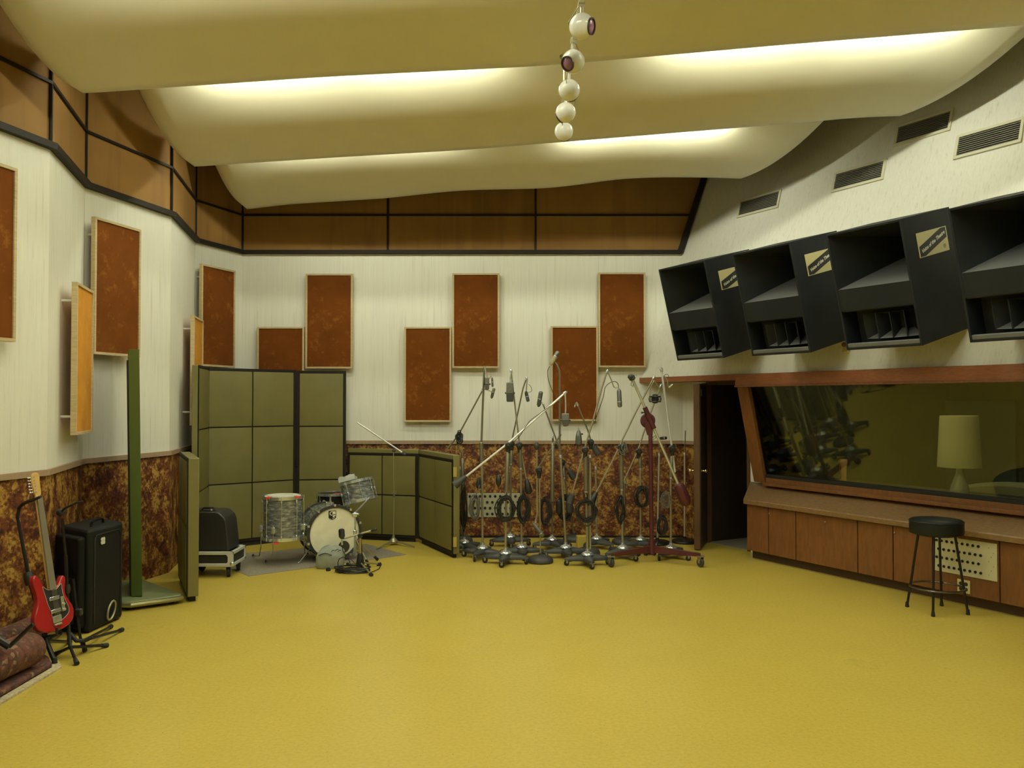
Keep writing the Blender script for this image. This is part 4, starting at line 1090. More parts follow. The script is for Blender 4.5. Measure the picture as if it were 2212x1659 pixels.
# towel on the tom
tp = tb + tax * (hT + .004) + V((-.085, -.02, 0)); 
m = MB(); tx = tax.cross(V((0, 1, 0))).normalized() * 1; tx = V((1, 0, 0)) - tax * tax.x; tx.normalize(); ty = tax.cross(tx)
n = 8
for sgn, hh in ((0, .0), (1, .045)):
    for j in range(n):
        for i in range(n):
            u, v = i / (n - 1) - .5, j / (n - 1) - .5
            m.v.append(tp + tx * u * .19 + ty * v * .16 + tax * (hh * (1 - .4 * (2 * u) ** 2 + .35 * math.sin(7 * u + 5 * v) + .2 * math.sin(13 * v)) + (0.002 if not sgn else .012)))
N2 = n * n
for j in range(n - 1):
    for i in range(n - 1):
        a = j * n + i; m.f.append([N2 + a, N2 + a + 1, N2 + a + n + 1, N2 + a + n]); m.m.append(0); m.f.append([a + n, a + n + 1, a + 1, a]); m.m.append(0)
bo = [i for i in range(n)] + [j * n + n - 1 for j in range(1, n)] + [(n - 1) * n + i for i in range(n - 2, -1, -1)] + [j * n for j in range(n - 2, 0, -1)]
for a, b in zip(bo, bo[1:] + bo[:1]): m.f.append([a, b, N2 + b, N2 + a]); m.m.append(0)
tag(obj('folded_towel', m, M_TISSUE, ang=60), 'crumpled grey white towel lying on the tilted tom', 'towel')
# dark snare behind
sY = 8.95 * K; sc1 = ad(719, 1080, sY); rS = .165 * K
zs1, zs0 = ad(719, 1065, sY).z, ad(719, 1094, sY).z
t = thing('snare_drum', (sc1.x, sY, 0), 'small black snare drum on a stand behind the bass drum', 'drum', 'drums of the kit')
obj('shell', tubeshell((sc1.x, sY, zs0), UP, rS - .006, zs1 - zs0), M_BLACKM, t)
for z in (zs0 - .006, zs1 - .022): obj('hoop', ring(MB(), (sc1.x, sY, z), UP, rS - .004, rS + .008, 0, .028), M_CHROME, t)
m = MB(); m.lathe([(rS - .006, -.004), (.01, 0)], (sc1.x, sY, zs1), UP, 40); obj('drum_head', m, M_HEAD, t)
lugs(t, (sc1.x, sY, 0), UP, rS - .002, zs0, zs1, 8, .1, .010)
m = MB(); m.slab(V((sc1.x + .03, sY - .10, zs1 + .001)), V((.07, .02, 0)), V((0, .03, 0)), UP * .003); obj('red_tape', m, M_REDTAPE, t)
m = MB(); m.tube((sc1.x, sY, .22), (sc1.x, sY, zs0 - .03), .012)
for k in range(3):
    an = 2 * PI * k / 3 + .6; a = V((math.cos(an), math.sin(an), 0)); m.tube((sc1.x, sY, .26), V((sc1.x, sY, .012)) + a * .24, .007); m.tube((sc1.x, sY, zs0 - .05), V((sc1.x, sY, zs0 - .01)) + a * rS, .006)
obj('stand', m, M_CHROME, t)
# chrome tom stand on the right of the bass drum
hsY = 8.12 * K; hp_ = ad(784, 1113, hsY); hb = hp(784, 1203)
t = thing('drum_hardware_stand', (hb.x, hsY, 0), 'chrome tripod stand rising behind the right edge of the bass drum', 'stand')
m = MB(); m.tube((hb.x, hsY, .10), (hb.x, hsY, ad(784, 1150, hsY).z), .014); m.tube((hb.x, hsY, ad(784, 1150, hsY).z), (hb.x, hsY, ad(784, 1105, hsY).z), .010); obj('pole', m, M_CHROME, t)
m = MB(); z = ad(784, 1112, hsY).z; m.box((hb.x, hsY, z), (.05, .05, .05)); m.tube((hb.x - .03, hsY - .02, z + .01), (hb.x + .05, hsY - .02, z + .01), .011); m.box((hb.x, hsY, ad(784, 1150, hsY).z), (.04, .04, .05)); obj('clamp', m, M_CHROME, t, bevel=.008)
m = MB(); m.tube((hb.x, hsY, z + .02), tb + tax * .07 + V((.16, -.075, 0)), .010); obj('arm', m, M_CHROME, t)
for fx, fy in ((815, 1212), (796, 1224), (776, 1219)):
    f = hp(fx, fy); f.z = .02; m = MB(); m.tube((hb.x, hsY, .30), f, .007); m.tube((hb.x, hsY, .16), V((hb.x, hsY, .30)).lerp(f, .55), .005); lg = obj('leg', m, M_STEEL, t)
    d = (f - V((hb.x, hsY, .3))).normalized(); m = MB(); m.tube(f - d * .06, f + d * .005, .014, .018, 10); obj('rubber_foot', m, M_RUBBER, lg)
# grey cloth bag in front of the bass drum
bgp = hp(708, 1231); bgp.y += .12
bw_, bh_, bd_ = .15 * K, ad(708, 1179, bgp.y).z, .10 * K
m = MB(); n = 36
rows_ = [(0, .92, .85), (.02, 1.0, 1.0), (.12, 1.02, 1.04), (bh_ * .62, .98, 1.0), (bh_ * .70, .93, .9), (bh_ * .80, .82, .72), (bh_ * .92, .60, .45), (bh_ * .99, .34, .2), (bh_ * 1.0, .02, .02)]
for z, sx, sy in rows_:
    for k in range(n):
        an = 2 * PI * k / n; ca, sa = math.cos(an), math.sin(an)
        sq = (abs(ca) ** 4 + abs(sa) ** 4) ** -.25
        w = 1 + (.06 if z > bh_ * .65 else .012) * math.sin(5 * an + z * 40) + (.05 if z > bh_ * .65 else 0) * math.sin(11 * an)
        lean2 = .05 * max(0, z / bh_ - .6)
        m.v.append(V((bgp.x + bw_ * sx * ca * sq * .86 * w + lean2, bgp.y + bd_ * sy * sa * sq * .86 * w, z + (.012 * math.sin(3 * an + 1) if .6 < z / bh_ < 1 else 0))))
for i in range(len(rows_) - 1):
    for k in range(n): l = (k + 1) % n; m.f.append([i * n + k, i * n + l, (i + 1) * n + l, (i + 1) * n + k]); m.m.append(0)
m.f.append(list(reversed(range(n)))); m.m.append(0)
bag = thing('cloth_bag', bgp, 'grey cloth bag slumped on the floor against the bass drum head', 'bag')
obj('body', m, M_CLOTH, bag, ang=50)
m = MB(); q = bgp + V((-.03, -bd_ * .93, bh_ * .69)); m.path([q + V((x * .035, -.004 + .004 * math.sin(x * 3), .012 * math.cos(x * 1.3))) for x in (-2, -1.4, -.7, 0, .7, 1.4, 2)], .006, 6); obj('drawstring', m, mat('dark_cord', (.05, .055, .04), .8), bag)
m = MB()
for dx, dz, ln_ in ((.03, .80, .05), (.07, .83, .04), (.10, .80, .03)): m.path([bgp + V((dx, -bd_ * .78, bh_ * dz)), bgp + V((dx + .012, -bd_ * .70, bh_ * (dz + .05))), bgp + V((dx + .03, -bd_ * .62, bh_ * (dz + .06)))], .004, 5)
obj('eyelet_cord', m, mat('dark_cord2', (.03, .032, .025), .8), bag)
# small black foot beside the bag
q = hp(709, 1233); tag(obj('rubber_wedge', MB().lathe([(.024, 0), (.026, .012), (.018, .032), (.002, .034)], q, UP, 14), M_RUBBER), 'small black rubber stub on the floor in front of the grey bag', 'rubber foot')

# ------------------------------------------------------------------ bar stool
ft = [hp(1959.6, 1311), hp(2015.6, 1332), hp(2091, 1328), hp(2034, 1309)]
sc2 = sum(ft, V((0, 0, 0))) / 4; zs2 = ad(2025, 1121, sc2.y).z
t = thing('bar_stool', (sc2.x, sc2.y, 0), 'round black cushioned bar stool with thin metal legs in front of the console', 'stool')
rs = .190 * K; hc = .112 * K
m = MB(); m.lathe([(rs * .9, -hc), (rs * .985, -hc + .006), (rs, -hc + .02), (rs * 1.0, -.03), (rs * .985, -.012), (rs * .93, -.002), (rs * .6, .008), (.005, .012)], (sc2.x, sc2.y, zs2), UP, 48); cush = obj('seat', m, M_LEATHER, t)
m = MB(); m.path([V((sc2.x, sc2.y, zs2 - .016)) + V((math.cos(x), math.sin(x), 0)) * rs * .995 for x in [2 * PI * i / 48 for i in range(48)]], .004, 6, closed=True); obj('piping', m, M_LEATHER, cush)
m = MB(); m.lathe([(rs * .7, -hc - .012), (rs * .7, -hc)], (sc2.x, sc2.y, zs2), UP, 32); obj('seat_plate', m, M_BLACKM, t)
for f in ft:
    d = (f - V((sc2.x, sc2.y, 0))); d.z = 0
    topp = V((sc2.x, sc2.y, zs2 - hc - .006)) + d.normalized() * rs * .66
    m = MB(); m.tube(topp, f + UP * .012, .0105, n=10); lg = obj('leg', m, M_BLACKM, t)
    m = MB(); m.lathe([(.013, 0), (.017, .003), (.014, .03), (.012, .045)], f, UP, 12); obj('foot_cap', m, M_RUBBER, lg)
zr = .183 * K
rr = sum(((f - sc2).length for f in ft)) / 4; rt = rs * .66; rr = rr + (rt - rr) * zr / (zs2 - hc)
m = MB(); m.path([V((sc2.x, sc2.y, zr)) + V((math.cos(x), math.sin(x), 0)) * (rr + .012) for x in [2 * PI * i / 40 for i in range(40)]], .009, 8, closed=True); obj('footrest_ring', m, mat('dark_chrome', (.16, .13, .11), .25, .9), t)

# ------------------------------------------------------------------ row of white ball lamps
bx0 = .405 * K * .8
Ys = [(3.92, 1257, 57), (4.32, 1238, 133), (4.70, 1229.5, 195), (5.02, 1222, 243), (5.40, 1218, 284)]
balls = []
ztr = EYE + .0
cen = [ad(px, py, y * K) for y, px, py in Ys]
ztr = sum(c.z for c in cen) / 5 + .130
xt = sum(c.x for c in cen) / 5
tr = thing('lamp_track', (xt, 4.6 * K, ztr), 'thin white ceiling track that carries the five ball lamps', 'track')
m = MB(); m.box((xt, (3.55 + 5.47) / 2 * K, ztr + .012), (.030, 1.92 * K, .020)); obj('rail', m, M_WHITEBALL, tr, bevel=.004)
for y in (3.62 * K, 5.22 * K):
    lp_ = min(lips[0], key=lambda p: abs(p.x - xt)); zr_ = lp_.z + .318 * (lp_.y - y) ** 2 - .012
    m = MB(); m.tube((xt, y, ztr + .02), (xt, y, zr_), .005, n=8); m.lathe([(.03, -.012), (.03, 0)], (xt, y, zr_), UP, 14); obj('hanger_rod', m, M_STEEL, tr)
BT = ['nearest and largest ball lamp, its violet lens turned right', 'second ball lamp from the near end, its dark lens turned left', 'plain white ball lamp in the middle of the row', 'fourth ball lamp from the near end', 'farthest and lowest looking ball lamp of the row']
aim = [V((.86, -.45, -.20)), V((-.62, -.62, -.48)), V((.3, .9, -.3)), V((-.75, .5, -.45)), V((.2, .9, -.4))]
for k, c in enumerate(cen):
    r_ = .0605 * K; a = aim[k].normalized()
    t = thing('ball_lamp', c, 'white ' + BT[k], 'lamp', 'ball spot lamps hanging from the track')
    cut = .78
    prof = [(r_ * math.sin(x), r_ * math.cos(x)) for x in [math.acos(cut) + (PI - math.acos(cut)) * i / 16 for i in range(17)]]
    m = MB(); m.lathe(prof, c, a, 32); ball = obj('ball', m, M_WHITEBALL, t)
    rl = r_ * math.sin(math.acos(cut))
    m = MB(); ring(m, c + a * r_ * cut, a, rl * .86, rl * 1.04, -.004, .008, 32); obj('lens_rim', m, M_LENSRIM, t)
    m = MB(); m.lathe([(rl * .9, 0), (rl * .7, .006), (rl * .3, .011), (.001, .012)], c + a * (r_ * cut - .001), a, 28); obj('lens', m, M_LENS, t)
    m = MB(); m.tube((c.x, c.y, c.z + r_ * .9), (c.x, c.y, ztr + .004), .0095, n=10); m.box((xt + (c.x - xt) * .5, c.y, ztr + .003), (abs(c.x - xt) + .03, .05, .022)); obj('stem', m, M_WHITEBALL, t)
    m = MB(); s = V((math.sin(k * 2.1), math.cos(k * 2.1), 0)); m.path([c - a * r_ * .98, c - a * r_ * 1.25 + UP * .02, V((c.x, c.y, c.z + r_ * .7)) - a * r_ * .9, V((c.x, c.y, ztr)) - a * .012], .0022, 6); obj('lamp_cord', m, M_DKSTEEL, t)
m = MB(); m.slab(V((xt - .05, 3.70 * K, ztr + .004)), V((.09, .05, 0)), V((.012, -.02, 0)), UP * .03); obj('end_feed', m, M_BLACKM, tr)

# ------------------------------------------------------------------ left side: rugs, guitar, stands, bag
# flat folded rug and rolled rugs
fr = [hp(-30, 1530), hp(112, 1446), hp(104, 1432), hp(70, 1402)]
e1 = (fr[0] - fr[1]).normalized()
fp = [fr[1] + e1 * 1.3, fr[1], fr[2], fr[3] + V((-.06, .0, 0)), fr[3] + V((-.10, .0, 0)) + e1 * 1.5]
t = thing('folded_rug', fr[1], 'flat folded oriental rug with cream fringe on the floor under the rolled one', 'rug')
m = MB(); m.prism([(p.x, p.y) for p in fp], (0, 0, .014), V((1, 0, 0)), V((0, 1, 0)), UP * .035); obj('pile', m, M_RUG, t, bevel=.012)
fo = [(p.x, p.y) for p in fp]
off = V((e1.y, -e1.x, 0)); off = -off if off.x < 0 else off
m = MB(); m.prism([(p.x, p.y) for p in [fp[0] + off * .055, fp[1] + off * .055 - e1 * .02, fp[2] + off * .03 - e1 * .05, fp[2], fp[1], fp[0]]], (0, 0, .001), V((1, 0, 0)), V((0, 1, 0)), UP * .013); obj('fringe', m, M_FRINGE, t)
def roll(name, a, b, r, lab, turns=2.6):
    t = thing(name, (a + b) / 2, lab, 'rug', 'rolled rugs')
    d = (b - a).normalized(); x = d.cross(UP).normalized(); y = x.cross(d)
    m = MB(); n = 30
    pr = []
    for i in range(n): an = 2 * PI * i / n; rr_ = r * (1 + .03 * math.sin(3 * an) + (.05 if i == 0 else 0)); pr.append((rr_ * math.cos(an) * 1.06, rr_ * math.sin(an) * .96))
    m.prism(pr, a, x, y, b - a); obj('roll', m, M_RUG, t, bevel=.008, ang=50)
    sp = []
    for i in range(60): an = turns * 2 * PI * i / 60; rr_ = r * (.12 + .82 * i / 60); sp.append(a - d * .003 + x * rr_ * math.cos(an) + y * rr_ * math.sin(an) * .93)
    for e_, s in ((a, -1), (b, 1)):
        obj('spiral_edge', MB().path([q + (b - a if s > 0 else V((0, 0, 0))) + d * (.006 if s > 0 else 0) for q in sp], .0035, 5), M_FRINGE, t)
    return t
rA = hp(88, 1394, .155); rA.y -= .10; rA.x -= .02; rr1 = .115
roll('rolled_rug', V((rA.x, rA.y, .05 + rr1)), V((rA.x - .09, rA.y - 1.25, .05 + rr1)), rr1, 'rolled red brown oriental rug lying on top of the folded one')
rB_ = hp(62, 1352, .16)
roll('rolled_rug', V((rB_.x + .05, rB_.y + .06, .150)), V((rB_.x - .02, rB_.y - 1.3, .150)), .090, 'second rolled rug tucked against the wall behind the first roll')
# black folded stand lying over the rolls
q0, q1, q2 = hp(-8, 1380, .34), hp(20, 1397, .285), hp(72, 1348, .42)
m = MB(); m.path([q0, q1], .022, 8); t = thing('folded_stand', q1, 'black folded stand legs resting on the rolled rugs at the left edge', 'stand'); obj('leg', m, M_BLACKM, t)
obj('leg', MB().path([q1, q2], .013, 8), M_BLACKM, t)

# black soft case
k0 = hp(187, 1372); kr = V((.10, .99, 0)).normalized(); kl = V((-.80, .60, 0)).normalized()
Hc = ad(190, 1147, k0.y).z; Lr, Ll = .50, .46
case = thing('soft_equipment_case', k0, 'bulky black soft case standing against the wall left of the green board', 'case')
def roundbox(o, ex, ey, lx, ly, z0, z1, r=.05, n=5):
    out = []
    for cx_, cy_, a0 in ((r, r, PI), (lx - r, r, 1.5 * PI), (lx - r, ly - r, 0), (r, ly - r, .5 * PI)):
        for i in range(n + 1): an = a0 + PI / 2 * i / n; out.append((cx_ + r * math.cos(an), cy_ + r * math.sin(an)))
    return MB().prism(out, V((o.x, o.y, z0)), ex, ey, UP * (z1 - z0))
obj('body', roundbox(k0, kr, kl, Lr, Ll, .012, Hc, .05), M_BAG2, case, bevel=.035, ang=50)
m = roundbox(k0 + kl * .03 - kr * .085, kr, kl, .10, Ll - .06, .05, Hc - .05, .035); obj('front_pocket', m, M_BAG, case, bevel=.03, ang=50)
m = roundbox(k0 + kl * .08 - kr * .12, kr, kl, .06, Ll - .16, .09, Hc * .55, .025); obj('front_pocket', m, M_BAG, case, bevel=.02, ang=50)
nr2 = V((kr.y, -kr.x, 0)); nr2 = nr2 if nr2.x > 0 else -nr2
m = MB(); m.path([k0 + kr * x + nr2 * .003 + UP * z for x, z in ((.09, .06), (.09, Hc - .08), (.11, Hc - .05), (Lr - .08, Hc - .05), (Lr - .05, Hc - .09), (Lr - .05, .06))], .005, 6); obj('zip', m, M_BLACK, case)
m = MB(); q = k0 + kl * .12 + kr * .14 + UP * Hc; m.path([q, q + UP * .03 + kr * .01, q + UP * .04 + kr * .06 + kl * .02, q + UP * .04 + kr * .16 + kl * .04, q + UP * .03 + kr * .2 + kl * .05, q + kr * .21 + kl * .05], .010, 8); obj('carry_handle', m, M_BAG, case)
pt2 = on(222, 1168, k0 + nr2 * .006, nr2); m = MB()
for dx, dz in ((-.012, -.012), (.012, -.012), (-.012, .012), (.012, .012)): m.lathe([(.016, 0), (.016, .004)], pt2 + kr * dx + UP * dz, nr2, 12)
obj('clover_tag', m, M_TAGWH, case, label='small white clover-shaped tag')
pt3 = on(240, 1318, k0 + nr2 * .02, nr2); m = MB(); m.path([pt3 + kr * .055 * math.cos(x) + UP * (.062 * math.sin(x) + .03 * math.cos(x)) + nr2 * .004 for x in [2 * PI * i / 20 for i in range(20)]], .008, 6, closed=True)
obj('chrome_loop', m, M_STEEL, case, label='dull silver pull loop')
m = MB(); m.slab(k0 - kr * .0 + kl * .02 - UP * 0, kr * .12, kl * .10, UP * .05); 
for s in (.06, Lr - .08):
    obj('skid', MB().slab(k0 + kr * s + nr2 * -.02, kr * .04, nr2 * -.3, UP * .02), M_RUBBER, case)

# guitar on its stand
gbot = on(120, 1363, hp(122, 1437) + V((0, .02, 0)), V((0, 1, 0)))
gn = V((.96, -.27, .08)).normalized()                  # face of the body
gtop = None
# neck direction: solved so that the head lands at picture (70,1020) one metre up the neck
best = None
for i in range(60):
    y = gbot.y - .15 + .35 * i / 59; q = ad(70, 1021, y); L_ = (q - gbot).length
    if best is None or abs(L_ - 1.08) < best[0]: best = (abs(L_ - 1.08), q)
gtop = ad(70, 1021, gbot.y + .06)
gu = (gtop - gbot); GL = gu.length; gu.normalize()
gn = (gn - gu * gn.dot(gu)).normalized(); gs = gu.cross(gn).normalized()
if gs.x < 0: gs = -gs
def G(x, y, z=0): return gbot + gs * x + gu * y + gn * z
gt = thing('electric_guitar', gbot, 'red electric guitar with black pickguard held upright on the black stand', 'guitar')
half = [(0, 0), (.07, .004), (.125, .03), (.150, .075), (.148, .125), (.120, .175), (.100, .215), (.104, .255), (.120, .295), (.118, .325), (.098, .335), (.078, .315), (.062, .285), (.032, .272)]
halfL = [(-.032, .272), (-.058, .290), (-.076, .335), (-.098, .375), (-.122, .372), (-.134, .335), (-.122, .280), (-.112, .235), (-.124, .185), (-.156, .130), (-.165, .080), (-.140, .032), (-.075, .003)]
def smooth2(p, it=2):
    for _ in range(it):
        q = []
        for a, b in zip(p, p[1:] + p[:1]): q += [(a[0] * .75 + b[0] * .25, a[1] * .75 + b[1] * .25), (a[0] * .25 + b[0] * .75, a[1] * .25 + b[1] * .75)]
        p = q
    return p
k_ = GL / 1.02
bo_ = [(x * k_, y * k_) for x, y in smooth2(half + halfL)]
obj('body', MB().prism(bo_, gbot - gn * .02, gs, gu, gn * .042), M_RED, gt, bevel=.008, ang=50)
pg = [(-.005, .045), (.045, .06), (.10, .085), (.11, .12), (.085, .18), (.072, .24), (.08, .29), (.05, .27), (.03, .255), (-.03, .262), (-.055, .28), (-.075, .30), (-.062, .24), (-.052, .18), (-.035, .13), (-.03, .08)]
m = MB(); m.prism([(x * k_, y * k_) for x, y in smooth2(pg)], gbot + gn * .022, gs, gu, gn * .003); obj('pickguard', m, M_BLACK, gt)
m = MB(); m.path([G(x * k_, y * k_, .0245) for x, y in smooth2(pg)], .0016, 4, closed=True); obj('pickguard_edge', m, M_TAGWH, gt)
m = MB(); m.hexa([G(-.027, .262 * k_, .022), G(.027, .262 * k_, .022), G(.027, .262 * k_, .034), G(-.027, .262 * k_, .034), G(-.021, .86 * k_, .022), G(.021, .86 * k_, .022), G(.021, .86 * k_, .034), G(-.021, .86 * k_, .034)]); obj('fretboard', m, M_FRET, gt)
m = MB(); m.hexa([G(-.026, .25 * k_, .004), G(.026, .25 * k_, .004), G(.026, .25 * k_, .0215), G(-.026, .25 * k_, .0215), G(-.021, .87 * k_, .006), G(.021, .87 * k_, .006), G(.021, .87 * k_, .0215), G(-.021, .87 * k_, .0215)]); obj('neck', m, M_MAPLE, gt, bevel=.004)
m = MB(); m.prism(smooth2([(-.021, .86 * k_), (.021, .86 * k_), (.034, .89 * k_), (.030, .95 * k_), (.038, .99 * k_), (.030, 1.015 * k_), (.0, 1.02 * k_), (-.032, 1.0 * k_), (-.030, .93 * k_)], 1), gbot + gn * .004, gs, gu, gn * .015); obj('headstock', m, M_MAPLE, gt, bevel=.003)
for i in range(6):
    m = MB(); p = G(-.034, (.892 + .019 * i) * k_, .010); m.tube(p + gs * .006, p - gs * .016, .0035, n=6); m.sphere(p - gs * .018, .007, 8); m.tube(G(-.016, (.892 + .019 * i) * k_, .018), G(-.016, (.892 + .019 * i) * k_, .026), .004, n=8); obj('tuning_peg', m, M_CHROME, gt)
for y in (.205, .125):
    m = MB(); m.slab(G(-.042, y * k_ - .012, .0252), gs * .084, gu * .024, gn * .008); obj('pickup', m, M_CHROME, gt, bevel=.003)
m = MB(); m.slab(G(-.036, .052 * k_, .0225), gs * .072, gu * .045, gn * .010); m.slab(G(-.03, .035 * k_, .0225), gs * .06, gu * .012, gn * .014); obj('bridge', m, M_NICKEL, gt, bevel=.002)
m = MB(); m.slab(G(.055, .11 * k_, .0255), gs * .025, gu * .10, gn * .002)
obj('control_plate', m, M_NICKEL, gt)
for y in (.12, .155): obj('control_knob', MB().lathe([(.009, 0), (.009, .012), (.002, .014)], G(.067, y * k_, .0275), gn, 12), M_NICKEL, gt)
for i in range(6):
    x = -.018 + .0072 * i; obj('string', MB().tube(G(x * 1.1, .07 * k_, .038), G(x * .85, .87 * k_, .036), .0007, n=4), M_STEEL, gt)

def tubes_thing(t, name, pts, r, mt=M_BLACKM, n=8): return obj(name, MB().path(pts, r, n), mt, t)
# stand carrying the guitar
s0 = hp(119, 1437); s0.z = .02; Yg = s0.y
sj = ad(63, 1250, Yg + .10); sb_ = ad(37, 1105, Yg + .16)
t = thing('guitar_stand', (s0.x, s0.y, 0), 'black tube guitar stand with bent neck rest, holding the red guitar', 'stand', 'guitar stands')
tubes_thing(t, 'lower_pole', [s0, ad(100, 1385, Yg + .03), ad(78, 1300, Yg + .07), sj], .016)
tubes_thing(t, 'upper_pole', [sj, ad(46, 1160, Yg + .13), ad(38, 1118, Yg + .16), ad(41, 1098, Yg + .17), ad(50, 1088, Yg + .16), ad(66, 1081, Yg + .10)], .012)
tubes_thing(t, 'neck_yoke', [ad(60, 1084, Yg + .12), ad(72, 1080, Yg + .02), ad(88, 1073, Yg + .0)], .010, M_RUBBER)
m = MB(); m.lathe([(.028, -.045), (.034, -.02), (.034, .02), (.028, .045)], sj, (sb_ - sj), 14); obj('clutch', m, M_BLACK, t)
m = MB(); q = ad(39, 1124, Yg + .16); m.lathe([(.0135, -.012), (.0135, .012)], q, (sj - sb_), 12); obj('white_tape', m, M_TAGWH, t)
tubes_thing(t, 'body_cradle', [ad(96, 1365, Yg + .05), gbot + gs * -.05 - gn * .05 - UP * .02, gbot + gs * -.05 + gn * .06 - UP * .02, gbot + gs * -.05 + gn * .06 + UP * .03], .009, M_RUBBER)
lgp = [hp(100, 1400), hp(60, 1405)]
for px, py in ((118, 1437), (150, 1390), (128, 1372)):
    f = hp(px, py); f.z = .012
    lg = tubes_thing(t, 'leg', [ad(100, 1385, Yg + .03), f], .012)
    obj('rubber_foot', MB().lathe([(.018, 0), (.020, .01), (.015, .05)], V((f.x, f.y, 0)), UP, 12), M_RUBBER, lg)
# empty stand in front of the case
f = hp(155, 1397, .085); Ye = f.y
t = thing('guitar_stand', (f.x, f.y, 0), 'empty black guitar stand with three splayed feet in front of the soft case', 'stand', 'guitar stands')
hub = ad(152, 1396, Ye); 
tubes_thing(t, 'lower_pole', [ad(152, 1400, Ye), ad(148, 1362, Ye + .06), ad(145, 1290, Ye + .10), ad(142, 1200, Ye + .10)], .013)
tubes_thing(t, 'upper_pole', [ad(142, 1200, Ye + .10), ad(134, 1120, Ye + .10)], .010)
m = MB(); q = ad(131, 1107, Ye + .10); m.sphere(q, .030, 12, sc_=(1.1, .9, .9)); obj('head_joint', m, M_BLACK, t)
tubes_thing(t, 'neck_yoke', [q, ad(140, 1098, Ye + .06), ad(165, 1086, Ye + .02), ad(180, 1083, Ye + .02)], .008, M_RUBBER)
m = MB(); m.lathe([(.020, -.03), (.026, 0), (.020, .03)], ad(144.5, 1272, Ye + .10), UP, 12); obj('clutch', m, M_BLACK, t)
for px, py in ((166, 1438), (232, 1398), (118, 1418)):
    f = hp(px, py); f.z = .014
    lg = tubes_thing(t, 'leg', [ad(152, 1398, Ye), f], .011)
    d = (f - ad(152, 1398, Ye)).normalized(); obj('rubber_foot', MB().tube(f - d * .05, f, .014, .018, 10), M_RUBBER, lg)
# second empty stand further back by the case (cradle and feet showing)
f = hp(180, 1386, .09); Y2 = f.y
t = thing('guitar_stand', (f.x, Y2, 0), 'low black stand cradle with wide feet just in front of the soft case', 'stand', 'guitar stands')
cb = ad(172, 1385, Y2)
tubes_thing(t, 'lower_pole', [ad(178, 1395, Y2), ad(172, 1370, Y2), ad(165, 1315, Y2 + .02), ad(158, 1250, Y2 + .04)], .010)
tubes_thing(t, 'cradle', [ad(150, 1368, Y2 - .04), ad(165, 1384, Y2 - .05), ad(182, 1384, Y2), ad(200, 1376, Y2 + .02)], .015, M_RUBBER)
for px, py in ((183, 1409), (264, 1364), (240, 1357)):
    f = hp(px, py); f.z = .014
    lg = tubes_thing(t, 'leg', [ad(180, 1384, Y2), f], .011)
    d = (f - ad(180, 1384, Y2)).normalized(); obj('rubber_foot', MB().tube(f - d * .05, f, .014, .018, 10), M_RUBBER, lg)
m = MB(); q = ad(170, 1322, Y2 + .015); m.box(q, (.05, .04, .05)); obj('clutch', m, M_BLACK, t, bevel=.01)
# ------------------------------------------------------------------ microphone stands
M_BRIGHT = mat('bright_polished_tube', (.86, .87, .84), .26, .55)
def star_outline(n=72, R0=.090, R1=.255):
    pr = []
    for i in range(n):
        an = 2 * PI * i / n; x = abs(((an / (PI / 2)) + .5) % 1 - .5) * 2
        pr.append((an, R0 + (R1 - R0) * (1 - x) ** 2.0))
    return pr
def star_mesh():
    m = MB(); pr = star_outline(); n = len(pr)
    for k, z, top in ((.0, .125, 1), (.35, .119, 1), (.7, .103, 1), (.93, .090, 1), (1.0, .080, 1), (1.0, .058, 1), (.9, .053, 0)):
        for an, r in pr:
            rr_ = max(r * k, .01) if k else .01; m.v.append(V((rr_ * math.cos(an), rr_ * math.sin(an), z)))
    for j in range(6):
        for i in range(n): l = (i + 1) % n; m.f.append([j * n + i, j * n + l, (j + 1) * n + l, (j + 1) * n + i]); m.m.append(0)
    m.f.append(list(range(n))); m.m.append(0); m.f.append([6 * n + i for i in range(n)]); m.m.append(0)
    return m.mesh('star_base', mats=[M_CAST], ang=50)
STAR = star_mesh()
DOME = MB().lathe([(.070, .0), (.066, .012), (.050, .026), (.030, .034), (.022, .040), (.020, .060), (.014, .062)], (0, 0, .115), UP, 28).mesh('dome', mats=[M_CHROME])
WHEEL = MB().lathe([(.010, -.011), (.027, -.011), (.030, -.007), (.030, .007), (.027, .011), (.010, .011)], (0, 0, .030), (1, 0, 0), 14)
WHEEL.box((-.015, 0, .045), (.004, .022, .034), mi=1).box((.015, 0, .045), (.004, .022, .034), mi=1).box((0, 0, .062), (.034, .030, .006), mi=1)
WHEEL = WHEEL.mesh('caster', mats=[M_RUBBER, M_STEEL])
ROUND = MB().lathe([(.136, 0), (.142, .010), (.141, .032), (.128, .056), (.100, .072), (.060, .080), (.022, .084), (.020, .100), (.013, .102)], (0, 0, 0), UP, 40).mesh('round_base', mats=[M_CAST], ang=60)
ROUNDB = MB().lathe([(.170, 0), (.178, .010), (.172, .026), (.120, .044), (.050, .052), (.022, .056), (.020, .075), (.013, .077)], (0, 0, 0), UP, 40).mesh('round_base', mats=[M_BLACKM], ang=60)

